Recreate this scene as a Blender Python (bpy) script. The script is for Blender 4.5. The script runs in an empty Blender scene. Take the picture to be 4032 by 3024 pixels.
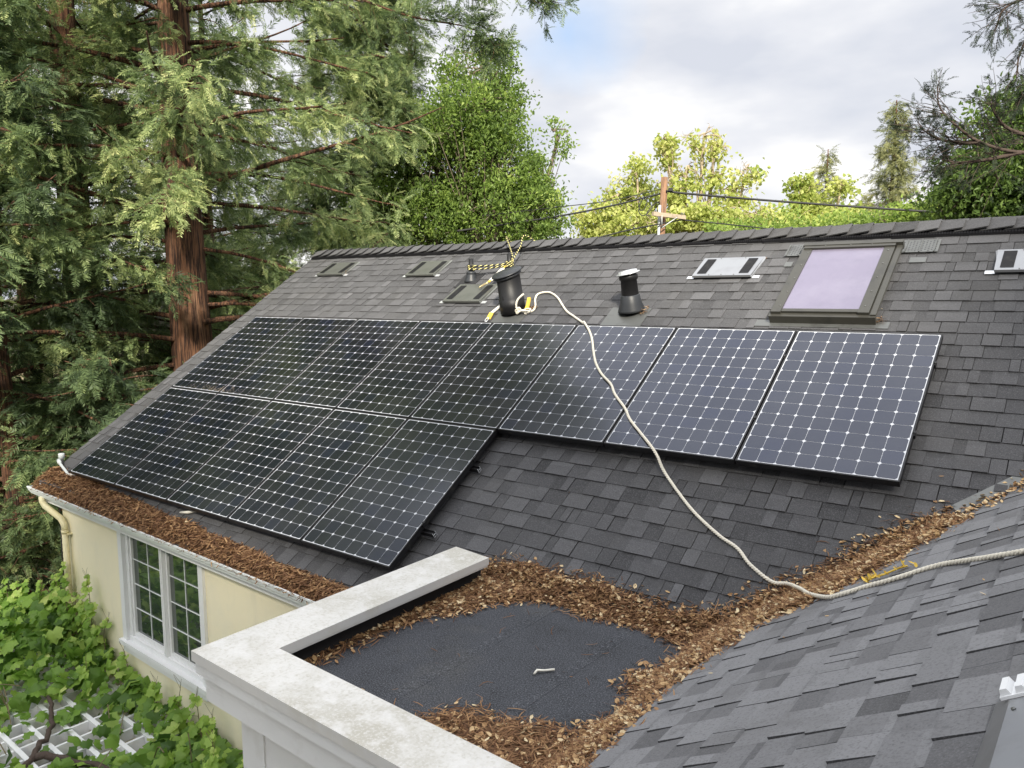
import bpy, math, random
import numpy as np
from mathutils import Vector, Matrix
rng = np.random.default_rng(7)
random.seed(7)
S = bpy.context.scene
COL = S.collection

# ------------------------------------------------------------------ camera
CAM = np.array([9.40066, -3.87555, 2.02813])
R_RIGHT = np.array([0.79472, 0.60696, -0.00412])
R_DOWN = np.array([0.06779, -0.09552, -0.99312])
R_FWD = np.array([-0.60318, 0.78897, -0.11706])
cam_data = bpy.data.cameras.new('camera')
cam_data.sensor_width = 36.0
cam_data.lens = 3059.14 / 4032 * 36
cam_data.clip_start = 0.05
cam_data.clip_end = 2000
cam = bpy.data.objects.new('camera', cam_data)
COL.objects.link(cam)
m = Matrix.Identity(4)
for i in range(3):
    m[i][0] = R_RIGHT[i]; m[i][1] = -R_DOWN[i]; m[i][2] = -R_FWD[i]; m[i][3] = CAM[i]
cam.matrix_world = m
S.camera = cam
S.render.resolution_x = 1024
S.render.resolution_y = 768

# ------------------------------------------------------------------ light
SUN_EL = math.radians(34)
SUN_AZ = math.radians(-52)          # direction towards the sun in plan, from +X
world = bpy.data.worlds.new("World")
S.world = world
world.use_nodes = True
nt = world.node_tree
nt.nodes.clear()
def N(nt, t, **kw):
    n = nt.nodes.new(t)
    for k, v in kw.items(): setattr(n, k, v)
    return n
sky = N(nt, 'ShaderNodeTexSky', sky_type='NISHITA', sun_disc=False)
sky.sun_elevation = SUN_EL
sky.sun_rotation = math.pi / 2 - SUN_AZ
sky.altitude = 30; sky.air_density = 1.0; sky.dust_density = 1.0
tc = N(nt, 'ShaderNodeTexCoord')
mp = N(nt, 'ShaderNodeMapping'); mp.inputs['Scale'].default_value = (1.0, 1.0, 2.6)
mp.inputs['Location'].default_value = (0.35, 1.9, 0.4)
n1 = N(nt, 'ShaderNodeTexNoise'); n1.inputs['Scale'].default_value = 3.2; n1.inputs['Detail'].default_value = 5; n1.inputs['Roughness'].default_value = 0.5
n2 = N(nt, 'ShaderNodeTexNoise'); n2.inputs['Scale'].default_value = 1.15; n2.inputs['Detail'].default_value = 4; n2.inputs['Roughness'].default_value = 0.45
rc = N(nt, 'ShaderNodeValToRGB')
e = rc.color_ramp.elements
e[0].position = 0.36; e[0].color = (0.43, 0.45, 0.50, 1)
e[1].position = 0.64; e[1].color = (.72, .71, .69, 1)
x = e.new(0.49); x.color = (0.52, 0.53, 0.56, 1)
rm = N(nt, 'ShaderNodeValToRGB')
e = rm.color_ramp.elements
e[0].position = 0.27; e[0].color = (0, 0, 0, 1)
e[1].position = 0.36; e[1].color = (1, 1, 1, 1)
vm = N(nt, 'ShaderNodeVectorMath', operation='SCALE'); vm.inputs['Scale'].default_value = 0.12
mixc = N(nt, 'ShaderNodeMix', data_type='RGBA')
bg = N(nt, 'ShaderNodeBackground'); bg.inputs['Strength'].default_value = 1.0
wo = N(nt, 'ShaderNodeOutputWorld')
L = nt.links.new
L(tc.outputs['Generated'], mp.inputs['Vector'])
L(mp.outputs[0], n1.inputs['Vector']); L(mp.outputs[0], n2.inputs['Vector'])
L(n1.outputs['Fac'], rc.inputs[0]); L(n2.outputs['Fac'], rm.inputs[0])
L(sky.outputs[0], vm.inputs[0])
pd = R_FWD + R_RIGHT*((2230-2016)/3059.14) + R_DOWN*((110-1512)/3059.14); pd = pd/np.linalg.norm(pd)
dt = N(nt, 'ShaderNodeVectorMath', operation='DISTANCE'); dt.inputs[1].default_value = pd.tolist()
nw = N(nt, 'ShaderNodeVectorMath', operation='MULTIPLY_ADD'); nw.inputs[1].default_value = (.22, .22, .22)
n3 = N(nt, 'ShaderNodeTexNoise'); n3.inputs['Scale'].default_value = 5; n3.inputs['Detail'].default_value = 4
L(tc.outputs['Generated'], n3.inputs['Vector']); sb = N(nt, 'ShaderNodeVectorMath', operation='SUBTRACT'); sb.inputs[1].default_value = (.5, .5, .5)
L(n3.outputs['Color'], sb.inputs[0]); L(sb.outputs[0], nw.inputs[0]); L(tc.outputs['Generated'], nw.inputs[2]); L(nw.outputs[0], dt.inputs[0])
mr = N(nt, 'ShaderNodeMapRange'); mr.inputs['From Min'].default_value = .0; mr.inputs['From Max'].default_value = .085; mr.inputs['To Min'].default_value = .35; L(dt.outputs['Value'], mr.inputs['Value'])
mm = N(nt, 'ShaderNodeMath', operation='MULTIPLY'); L(rm.outputs[0], mm.inputs[0]); L(mr.outputs[0], mm.inputs[1])
L(mm.outputs[0], mixc.inputs['Factor']); L(vm.outputs[0], mixc.inputs['A']); L(rc.outputs[0], mixc.inputs['B'])
sx = N(nt, 'ShaderNodeSeparateXYZ'); L(tc.outputs['Generated'], sx.inputs[0])
ze = N(nt, 'ShaderNodeMapRange', interpolation_type='SMOOTHSTEP'); ze.inputs['From Min'].default_value = .40; ze.inputs['From Max'].default_value = .90
ze.inputs['To Min'].default_value = 1.0; ze.inputs['To Max'].default_value = 2.1; L(sx.outputs['Z'], ze.inputs['Value'])
zs = N(nt, 'ShaderNodeVectorMath', operation='SCALE'); L(mixc.outputs['Result'], zs.inputs[0]); L(ze.outputs[0], zs.inputs['Scale'])
L(zs.outputs[0], bg.inputs['Color']); L(bg.outputs[0], wo.inputs[0])

sd = bpy.data.lights.new('sun', 'SUN'); sd.energy = 5.0; sd.angle = math.radians(6); sd.color = (1.0, 0.93, 0.80)
so = bpy.data.objects.new('sun', sd); COL.objects.link(so)
sv = Vector((math.cos(SUN_AZ) * math.cos(SUN_EL), math.sin(SUN_AZ) * math.cos(SUN_EL), math.sin(SUN_EL)))
so.rotation_euler = sv.to_track_quat('Z', 'Y').to_euler()
S.view_settings.view_transform = 'Standard'
S.view_settings.look = 'None'
S.view_settings.exposure = 0.74
S.view_settings.gamma = 1.0
S.render.engine = 'CYCLES'
S.cycles.max_bounces = 8
S.cycles.transparent_max_bounces = 8

# ------------------------------------------------------------------ materials
def mat(name, col, rough=0.6, metal=0.0, spec=0.5, noise=None, bump=None, tint=None, transl=None, coat=0.0, ior=1.45, stint=None, sheen=0.0):
    """noise=(scale, colour2, lo, hi[, stretch]); bump=(scale, strength, dist); tint=(colA, colB) by face attribute"""
    M = bpy.data.materials.new(name); M.use_nodes = True
    t = M.node_tree; t.nodes.clear(); L = t.links.new
    out = N(t, 'ShaderNodeOutputMaterial')
    b = N(t, 'ShaderNodeBsdfPrincipled')
    b.inputs['Base Color'].default_value = (*col, 1)
    b.inputs['Roughness'].default_value = rough
    b.inputs['Metallic'].default_value = metal
    b.inputs['Specular IOR Level'].default_value = spec
    b.inputs['IOR'].default_value = ior
    b.inputs['Coat Weight'].default_value = coat
    b.inputs['Coat Roughness'].default_value = 0.08
    if stint: b.inputs['Specular Tint'].default_value = (*stint, 1)
    b.inputs['Sheen Weight'].default_value = sheen; b.inputs['Sheen Roughness'].default_value = .6
    last = None
    co = N(t, 'ShaderNodeTexCoord').outputs['Object']
    if tint:
        at = N(t, 'ShaderNodeAttribute', attribute_name='tint')
        r = N(t, 'ShaderNodeValToRGB'); el = r.color_ramp.elements
        k = len(tint)
        el[0].color = (*tint[0], 1); el[1].color = (*tint[-1], 1)
        for i in range(1, k - 1):
            q = el.new(i / (k - 1)); q.color = (*tint[i], 1)
        L(at.outputs['Fac'], r.inputs[0]); last = r.outputs[0]
    if noise:
        for nz in (noise if isinstance(noise, list) else [noise]):
            n = N(t, 'ShaderNodeTexNoise'); n.inputs['Scale'].default_value = nz[0]
            n.inputs['Detail'].default_value = 6; n.inputs['Roughness'].default_value = 0.65
            src = co
            if len(nz) > 4:
                mpn = N(t, 'ShaderNodeMapping'); mpn.inputs['Scale'].default_value = nz[4]
                L(co, mpn.inputs[0]); src = mpn.outputs[0]
            L(src, n.inputs['Vector'])
            r = N(t, 'ShaderNodeMapRange'); r.inputs['From Min'].default_value = nz[2]; r.inputs['From Max'].default_value = nz[3]
            L(n.outputs['Fac'], r.inputs['Value'])
            mx = N(t, 'ShaderNodeMix', data_type='RGBA')
            if last is None: mx.inputs['A'].default_value = (*col, 1)
            else: L(last, mx.inputs['A'])
            if nz[1] is None: raise ValueError
            mx.inputs['B'].default_value = (*nz[1], 1)
            L(r.outputs[0], mx.inputs['Factor'])
            last = mx.outputs['Result']
    if last is not None: L(last, b.inputs['Base Color'])
    if bump:
        n = N(t, 'ShaderNodeTexNoise'); n.inputs['Scale'].default_value = bump[0]; n.inputs['Detail'].default_value = 4
        src = co
        if len(bump) > 3:
            mpn = N(t, 'ShaderNodeMapping'); mpn.inputs['Scale'].default_value = bump[3]
            L(co, mpn.inputs[0]); src = mpn.outputs[0]
        L(src, n.inputs['Vector'])
        bp = N(t, 'ShaderNodeBump'); bp.inputs['Strength'].default_value = bump[1]; bp.inputs['Distance'].default_value = bump[2]
        L(n.outputs['Fac'], bp.inputs['Height']); L(bp.outputs[0], b.inputs['Normal'])
    surf = b.outputs[0]
    if transl:
        tr = N(t, 'ShaderNodeBsdfTranslucent')
        if last is not None:
            hs = N(t, 'ShaderNodeHueSaturation'); hs.inputs['Value'].default_value = transl[1]; hs.inputs['Saturation'].default_value = 1.05
            L(last, hs.inputs['Color']); L(hs.outputs[0], tr.inputs['Color'])
        else: tr.inputs['Color'].default_value = (*col, 1)
        ms = N(t, 'ShaderNodeMixShader'); ms.inputs[0].default_value = transl[0]
        L(surf, ms.inputs[1]); L(tr.outputs[0], ms.inputs[2]); surf = ms.outputs[0]
    L(surf, out.inputs['Surface'])
    return M

M = {}
M['shingle'] = mat('shingle_granules', (.05, .05, .055), 0.85, spec=0.35, sheen=0.10,
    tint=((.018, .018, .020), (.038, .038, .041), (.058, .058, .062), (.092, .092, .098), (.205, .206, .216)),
    noise=[(150, (.21, .21, .22), .50, .86), (95, (.022, .022, .024), .50, .86), (1.6, (.064, .062, .060), .52, .95), (9, (.040, .040, .042), .60, .9, (1, 1, 1))], bump=(1200, 0.35, 0.002))
M['membrane'] = mat('roof_membrane', (.050, .053, .061), 0.9, spec=0.25, noise=[(3.0, (.036, .038, .043), .48, .70), (1.3, (.078, .077, .075), .55, .75), (9, (.028, .029, .032), .58, .72), (150, (.19, .20, .22), .50, .68), (85, (.022, .022, .024), .50, .74)], bump=(500, 0.5, 0.002))
M['black_roofing'] = mat('black_roofing', (.02, .02, .022), 0.8)
M['felt'] = mat('roof_deck', (.025, .025, .027), 0.9)
M['stucco'] = mat('cream_stucco', (.87, .80, .59), 0.85, noise=[(2.2, (.82, .77, .59), .45, .75), (25, (.80, .74, .54), .6, .85), (1.5, (.74, .69, .53), .60, .90, (3, 3, .5))], bump=(90, 0.25, 0.004))
M['white_paint'] = mat('white_paint', (.78, .79, .80), 0.5, noise=(6, (.66, .66, .65), .55, .85))
M['cap_paint'] = mat('weathered_cap_paint', (.66, .65, .62), 0.7,
    noise=[(2.0, (.46, .44, .38), .42, .66), (45, (.45, .43, .37), .48, .74), (9, (.70, .69, .67), .50, .68), (70, (.64, .63, .61), .50, .66)], bump=(60, 0.15, 0.003))
M['cap_side'] = mat('cap_side_paint', (.66, .655, .64), 0.6, noise=[(4, (.58, .56, .50), .5, .75), (14, (.22, .20, .15), .72, .82)])
M['gutter'] = mat('gutter_white', (.80, .83, .84), 0.35, noise=(20, (.62, .65, .64), .55, .8))
M['downspout'] = mat('downspout_paint', (.66, .60, .38), 0.5, noise=[(9, (.30, .25, .13), .56, .75), (3, (.55, .53, .36), .5, .7)])
M['panel_frame'] = mat('black_anodised_frame', (.018, .018, .020), 0.38, metal=0.3, noise=(12, (.05, .048, .042), .55, .8))
M['cell'] = mat('solar_cell', (.006, .007, .012), 0.18, spec=0.5, ior=1.80, stint=(.80, .84, 1.0), tint=((.0055, .0065, .010), (.007, .010, .024)), noise=[(2.2, (.024, .025, .027), .42, .85), (30, (.03, .03, .03), .62, .9)])
M['backsheet'] = mat('white_backsheet', (.60, .62, .66), 0.18, spec=0.5, ior=1.62)
M['metal_dark'] = mat('dark_vent_metal', (.19, .195, .18), 0.33, metal=0.6, noise=(4, (.13, .135, .125), .5, .75))  # same metal as the paler vents, dark tree reflections put into its colour
M['metal_light'] = mat('light_vent_metal', (.36, .37, .385), 0.33, metal=0.7, noise=(5, (.28, .28, .29), .5, .8))
M['louver'] = mat('louver_black', (.012, .012, .014), 0.35)
M['flashing'] = mat('grey_flashing', (.16, .165, .16), 0.45, metal=0.55, noise=(7, (.09, .09, .085), .5, .75))
M['flue_black'] = mat('black_flue_metal', (.010, .010, .011), 0.5, spec=0.5, noise=(6, (.02, .018, .014), .6, .8))
M['flue_cap'] = mat('flue_cap_metal', (.030, .033, .038), 0.45, spec=0.5)
M['silver'] = mat('silver_metal', (.75, .77, .80), 0.3, metal=0.6)
M['sky_frame'] = mat('bronze_skylight_frame', (.070, .068, .058), 0.38, metal=0.35, noise=(5, (.045, .044, .040), .5, .75))
M['sky_glass'] = mat('skylight_glass', (.215, .195, .265), 0.24, metal=0.30, noise=[(7, (.19, .175, .235), .5, .8), (2.2, (.25, .23, .30), .45, .7)])
M['glass'] = mat('window_glass', (.035, .050, .038), 0.03, spec=0.9, ior=1.8)
M['rope_white'] = mat('white_rope', (.74, .70, .60), 0.8, noise=(60, (.55, .50, .40), .55, .8))
M['rope_dark'] = mat('black_yellow_cord', (.02, .02, .018), 0.7, tint=((.018, .018, .016), (.75, .68, .28)))
M['webbing'] = mat('white_webbing', (.76, .74, .66), 0.6, noise=(30, (.6, .55, .4), .55, .8))
M['yellow'] = mat('yellow_webbing', (.75, .52, .08), 0.6, noise=(40, (.35, .24, .06), .5, .8))
M['brass'] = mat('brass_hook', (.60, .50, .28), 0.3, metal=0.8)
M['litter'] = mat('dry_litter', (.2, .1, .05), 0.8, tint=((.085, .038, .018), (.16, .075, .034), (.27, .145, .070), (.42, .25, .12), (.62, .43, .22), (.84, .71, .46)), transl=(0.15, 1.0))
M['litter_bed'] = mat('litter_bed', (.11, .062, .034), 0.95, noise=(40, (.21, .12, .06), .45, .65), bump=(60, 0.8, 0.01))
M['conduit'] = mat('grey_conduit', (.52, .55, .55), 0.45)
M['bark_red'] = mat('redwood_bark', (.165, .078, .042), 0.9, noise=[(3.0, (.030, .014, .009), .44, .56, (9, 9, .5)), (1.4, (.30, .17, .10), .55, .8, (3, 3, .6))], bump=(5, 1.0, 0.07, (9, 9, .5)))
M['bark_grey'] = mat('grey_bark', (.20, .16, .12), 0.9, noise=(6, (.09, .07, .05), .45, .65, (4, 4, 1)), bump=(14, 0.7, 0.02))
M['bark_pale'] = mat('pale_bark', (.42, .34, .24), 0.9, noise=(4, (.20, .16, .11), .45, .65), bump=(14, 0.5, 0.02))
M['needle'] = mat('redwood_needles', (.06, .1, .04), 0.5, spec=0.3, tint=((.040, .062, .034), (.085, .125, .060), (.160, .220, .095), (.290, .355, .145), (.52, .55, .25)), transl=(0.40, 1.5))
M['needle_far'] = mat('far_conifer_needles', (.12, .15, .07), 0.6, spec=0.2, tint=((.10, .13, .06), (.19, .215, .10), (.32, .32, .15)), transl=(0.35, 1.3))
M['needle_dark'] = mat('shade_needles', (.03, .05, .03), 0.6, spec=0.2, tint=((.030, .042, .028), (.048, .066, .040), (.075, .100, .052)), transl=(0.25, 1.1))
M['leaf_bright'] = mat('broad_leaves', (.1, .18, .03), 0.45, spec=0.3, tint=((.075, .120, .034), (.135, .205, .050), (.235, .325, .075), (.42, .49, .14)), transl=(0.42, 1.6))
M['leaf_yellow'] = mat('yellow_green_leaves', (.25, .3, .06), 0.5, spec=0.3, tint=((.22, .29, .07), (.36, .41, .11), (.50, .52, .18), (.64, .62, .30)), transl=(0.42, 1.4))
M['leaf_dark'] = mat('dark_leaves', (.04, .08, .02), 0.5, spec=0.3, tint=((.040, .070, .022), (.075, .125, .032), (.14, .21, .045)), transl=(0.35, 1.4))
M['vine'] = mat('vine_leaves', (.08, .2, .02), 0.42, spec=0.35, tint=((.050, .105, .022), (.10, .19, .034), (.18, .31, .052), (.32, .46, .095), (.52, .60, .20)), noise=(30, (.11, .20, .04), .6, .9), transl=(0.38, 1.6))
M['vine_stem'] = mat('vine_stem', (.16, .13, .07), 0.8)
M['vine_wood'] = mat('vine_wood', (.07, .05, .04), 0.9, bump=(30, .8, .02))
M['pole_wood'] = mat('pole_wood', (.27, .15, .085), 0.85, noise=[(3, (.11, .062, .040), .42, .60, (8, 8, .5)), (2, (.34, .24, .16), .5, .75, (5, 5, .7))], bump=(8, .5, .03, (8, 8, .5)))
M['arm_wood'] = mat('crossarm_wood', (.42, .34, .25), 0.85, noise=(8, (.25, .2, .15), .5, .7))
M['cable'] = mat('black_cable', (.02, .02, .02), 0.6)
M['soil'] = mat('forest_floor', (.07, .055, .035), 0.95, noise=[(1.5, (.035, .045, .018), .45, .6), (12, (.12, .085, .05), .55, .75)], bump=(9, .6, .05))
M['tile'] = mat('neighbour_roof', (.16, .14, .12), 0.85, noise=(8, (.1, .09, .08), .45, .65))
M['ivory'] = mat('ivory_stucco', (.68, .58, .40), 0.9, noise=(3, (.6, .5, .34), .5, .75))

# ------------------------------------------------------------------ mesh helpers
def tag(o, label=None, cat=None, group=None, kind=None):
    if label: o['label'] = label
    if cat: o['category'] = cat
    if group: o['group'] = group
    if kind: o['kind'] = kind
    return o
def empty(name, loc, label, cat, group=None):
    o = bpy.data.objects.new(name, None); COL.objects.link(o)
    o.location = loc; o.empty_display_size = 0.1
    return tag(o, label, cat, group)
class MB:
    """collects polygons with material slot and tint, builds one mesh object"""
    def __init__(s):
        s.v = []; s.f = []; s.m = []; s.t = []; s.n = 0; s.sm = []
    def add(s, verts, faces, mi=0, tint=0.5, smooth=False):
        verts = np.asarray(verts, float)
        s.v.append(verts); b = s.n
        for i, f in enumerate(faces):
            s.f.append([b + k for k in f]); s.m.append(mi)
            s.t.append(tint[i] if hasattr(tint, '__len__') else tint); s.sm.append(smooth)
        s.n += len(verts)
        return s
    def box(s, lo, hi, mi=0, F=None, tint=.5):
        x0, y0, z0 = lo; x1, y1, z1 = hi
        v = np.array([[x0,y0,z0],[x1,y0,z0],[x1,y1,z0],[x0,y1,z0],[x0,y0,z1],[x1,y0,z1],[x1,y1,z1],[x0,y1,z1]], float)
        if F is not None: v = F(v)
        return s.add(v, [(0,3,2,1),(4,5,6,7),(0,1,5,4),(1,2,6,5),(2,3,7,6),(3,0,4,7)], mi, tint)
    def hexa(s, v, mi=0, tint=.5):
        return s.add(v, [(0,3,2,1),(4,5,6,7),(0,1,5,4),(1,2,6,5),(2,3,7,6),(3,0,4,7)], mi, tint)
    def quad(s, a, b, c, d, mi=0, tint=.5): return s.add([a, b, c, d], [(0, 1, 2, 3)], mi, tint)
    def tube(s, pts, rad, seg=8, mi=0, cap=True, tint=.5, smooth=True):
        P = np.asarray(pts, float); n = len(P)
        r = np.full(n, rad) if np.isscalar(rad) else np.asarray(rad, float)
        T = np.gradient(P, axis=0); T /= (np.linalg.norm(T, axis=1, keepdims=True) + 1e-12)
        ref = np.array([0, 0, 1.]) if abs(T[0, 2]) < .9 else np.array([1., 0, 0])
        u = np.cross(T[0], ref); u /= np.linalg.norm(u)
        V = []
        a = np.linspace(0, 2 * np.pi, seg, endpoint=False)
        for i in range(n):
            u = u - T[i] * (u @ T[i]); u /= (np.linalg.norm(u) + 1e-12)
            w = np.cross(T[i], u)
            V.append(P[i] + r[i] * (np.cos(a)[:, None] * u + np.sin(a)[:, None] * w))
        V = np.concatenate(V)
        F = []
        for i in range(n - 1):
            for j in range(seg):
                k = (j + 1) % seg
                F.append((i*seg+j, i*seg+k, (i+1)*seg+k, (i+1)*seg+j))
        if hasattr(tint, '__len__'): tt = [tint[i] for i in range(n - 1) for j in range(seg)]
        else: tt = [tint] * len(F)
        if cap:
            F.append(tuple(range(seg - 1, -1, -1))); F.append(tuple((n-1)*seg + j for j in range(seg))); tt += [tt[0], tt[-1]]
        return s.add(V, F, mi, tt, smooth)
    def lathe(s, base, axis, prof, seg=32, mi=0, smooth=True):
        """prof: list of (radius, height along axis)"""
        ax = np.asarray(axis, float); ax /= np.linalg.norm(ax)
        ref = np.array([1., 0, 0]) if abs(ax[0]) < .9 else np.array([0, 1., 0])
        u = np.cross(ax, ref); u /= np.linalg.norm(u); w = np.cross(ax, u)
        a = np.linspace(0, 2*np.pi, seg, endpoint=False)
        V = np.concatenate([np.asarray(base) + ax*h + r*(np.cos(a)[:, None]*u + np.sin(a)[:, None]*w) for r, h in prof])
        F = [(i*seg+j, i*seg+(j+1) % seg, (i+1)*seg+(j+1) % seg, (i+1)*seg+j) for i in range(len(prof)-1) for j in range(seg)]
        F.append(tuple(range(seg-1, -1, -1))); F.append(tuple((len(prof)-1)*seg + j for j in range(seg)))
        return s.add(V, F, mi, .5, smooth)
    def build(s, name, mats, parent=None, origin=(0, 0, 0), autosmooth=False):
        me = bpy.data.meshes.new(name)
        V = np.concatenate(s.v) - np.asarray(origin, float)
        me.from_pydata(V.tolist(), [], s.f)
        return finish(me, name, mats, parent, s.m, s.t, s.sm, origin)
def wloc(o):
    v = Vector((0, 0, 0))
    while o is not None: v += o.location; o = o.parent
    return v
def build_each(items, name, mats, parent, origin=(0, 0, 0)):
    for f in items:
        b = MB(); f(b); b.build(name, mats, parent, origin)
def finish(me, name, mats, parent, mi, tint, sm, origin=(0, 0, 0)):
    if not isinstance(mats, (list, tuple)): mats = [mats]
    for q in mats: me.materials.append(q)
    n = len(me.polygons)
    if mi is not None: me.polygons.foreach_set('material_index', np.asarray(mi, np.int32))
    at = me.attributes.new('tint', 'FLOAT', 'FACE'); at.data.foreach_set('value', np.asarray(tint, np.float32))
    if sm is not None: me.polygons.foreach_set('use_smooth', np.asarray(sm, bool))
    me.update()
    o = bpy.data.objects.new(name, me); COL.objects.link(o)
    if parent is not None:
        o.parent = parent
        o.location = Vector(origin) - wloc(parent)
    else: o.location = origin
    return o
def quads_obj(name, Q, tint, mats, parent=None, mi=None, origin=(0, 0, 0)):
    """Q (n,k,3) loose polygons"""
    n, k = Q.shape[:2]
    me = bpy.data.meshes.new(name)
    me.vertices.add(n*k); me.vertices.foreach_set('co', (Q - np.asarray(origin, float)).astype(np.float32).ravel())
    me.loops.add(n*k); me.loops.foreach_set('vertex_index', np.arange(n*k, dtype=np.int32))
    me.polygons.add(n); me.polygons.foreach_set('loop_start', np.arange(0, n*k, k, dtype=np.int32))
    me.update(calc_edges=True)
    return finish(me, name, mats, parent, mi, tint, None, origin)

# ------------------------------------------------------------------ geometry frames
TH = math.atan(8/12); CT, ST = math.cos(TH), math.sin(TH)
WR = -0.13                                   # roof surface below the panels' glass
UVW = np.array([[1, 0, 0], [0, CT, -ST], [0, ST, CT]])
def rp(u, v, w=0.0): return UVW @ np.array([u, v, w])          # panel frame -> world
def rF(a): return np.asarray(a, float) @ UVW.T
TN, XN = 0.61, 7.63
NH = math.hypot(1, TN)
NU = np.array([0, -1, 0.]); NV = np.array([1/NH, 0, TN/NH]); NW = np.array([-TN/NH, 0, 1/NH])
def nF(a):                                                     # near roof: (a along -Y, b upslope, w)
    a = np.asarray(a, float)
    return np.array([XN, 0, 0]) + a[..., :1]*NU + a[..., 1:2]*NV + a[..., 2:3]*NW
SK = math.radians(-1.95)
EX = np.array([math.cos(SK), math.sin(SK), 0]); EY = np.array([-math.sin(SK), math.cos(SK), 0])
A0 = np.array([-.93, -.115, 0])
def fF(a):                                                     # house front: x along gutter, y back, z up
    a = np.asarray(a, float)
    return A0 + a[..., :1]*EX + a[..., 1:2]*EY + a[..., 2:3]*np.array([0, 0, 1.])
def roofZ(x, y): return (y*ST + WR)/CT
def nearZ(x, y): return TN*(x - XN)
def H(x, y): return np.maximum(np.where((x > 5.9) & (y < .5), 0.0, -9.0), np.maximum(roofZ(x, y), np.where(x > XN, nearZ(x, y), -9)))
GZ = -5.0

def shingles(F, u0, u1, v0, v1, keep, seed, skewv=0.0, tb=.5):
    r = random.Random(seed); b = MB(); expo = 0.1435
    nc = int((v1 - v0)/expo) + 1
    for c in range(nc):
        va = v0 + c*expo; vb = va + expo + .012
        u = u0 - r.uniform(0, .3); hi = r.random() < .5
        ph = r.uniform(0, 6); sh = r.uniform(0, .33)
        cs = r.uniform(-.06, .06)
        while u < u1:
            wd = r.choice((.07, .10, .13, .16, .20)) * r.uniform(.9, 1.1)
            a = max(u, u0); d = min(u + wd, u1); hi2 = hi
            if d - a > .01 and keep((a+d)/2, va + expo/2):
                wa = .013 if hi else .0075
                wa += r.uniform(-.0006, .0006)
                jv = .003*math.sin(a*1.7 + ph) + r.uniform(-.0018, .0018) + (0 if hi else .0015)
                lift = .0015*math.sin(a*.9 + ph*2)
                w1 = wa*.35 - .001
                t = r.gauss(tb, .10) + (.08 if hi else -.08) + cs
                t = min(1, max(0, t))
                g = .0034 if r.random() < .38 else .0004
                p = [[a+g, va+jv, -.006], [d-g, va+jv, -.006], [d-g, vb, -.006], [a+g, vb, -.006],
                     [a+g, va+jv, wa+lift], [d-g, va+jv, wa+lift], [d-g, vb, w1], [a+g, vb, w1]]
                fm = r.choice((.62, .70, .78)); p += [[a+g, va+(vb-va)*fm, wa*(1-fm)+w1*fm+lift*(1-fm)], [d-g, va+(vb-va)*fm, wa*(1-fm)+w1*fm+lift*(1-fm)]]
                tb2 = max(0, t-(.10 if r.random() < .55 else -.05)*r.uniform(.4, 1.6))
                b.add(F(p), [(4,5,9,8),(8,9,6,7),(0,1,5,4),(1,2,6,9,5),(3,0,4,8,7)], 0, [t, tb2, 0, t*.4, t*.4])
            u += wd; hi = not hi if r.random() < .8 else hi
    return b

# ================================================================== GROUND
g = MB(); g.quad([-400, -400, GZ], [400, -400, GZ], [400, 400, GZ], [-400, 400, GZ])
tag(g.build('ground', M['soil']), kind='structure')

# ================================================================== HOUSE
house = empty('house', (3, 3, GZ), 'house with dark shingle roof, cream stucco wall and white parapet around a small flat roof', 'house')
# main roof -------------------------------------------------
RL = -.64; RR = 13.2; VR = 4.95
def eaveY(x): return A0[1] + (x - A0[0])*math.tan(SK) + .115
def keep_main(u, v):
    y = v*CT - (WR)*ST
    if u < 5.95: return y > eaveY(u) - .01
    if u < XN: return y > .10
    return y - .234 > (u - XN)*.915 - .35
main_roof = shingles(lambda p: rF(np.asarray(p) + [0, 0, WR]), RL, RR, -.32, 4.86, keep_main, 3, tb=.43).build('shingle_roof', M['shingle'], house)
d = MB()
d.hexa(rF(np.array([[RL+.01, -.14, -.26], [RR, -.14, -.26], [RR, VR, -.26], [RL+.01, VR, -.26], [RL+.01, -.14, WR-.012], [RR, -.14, WR-.012], [RR, VR, WR-.012], [RL+.01, VR, WR-.012]])))
ridgeP = rp(0, VR, WR)
RY, RZ = ridgeP[1], ridgeP[2]
d.hexa(np.array([[RL+.01, 2*RY+.1, -.45], [RR, 2*RY+.1, -.45], [RR, RY+.1, RZ-.24], [RL+.01, RY+.1, RZ-.24], [RL+.01, 2*RY+.1, -.3], [RR, 2*RY+.1, -.3], [RR, RY+.002, RZ-.014], [RL+.01, RY+.002, RZ-.014]]))
d.build('roof_deck', M['felt'], house)
b = MB()   # rake board
b.hexa(rF(np.array([[RL-.004, -.2, -.30], [RL+.03, -.2, -.30], [RL+.03, VR-.02, -.30], [RL-.004, VR-.02, -.30], [RL-.004, -.2, WR-.014], [RL+.008, -.2, WR-.014], [RL+.008, VR-.02, WR-.014], [RL-.004, VR-.02, WR-.014]])))
b.build('rake_board', M['white_paint'], house)
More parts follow.
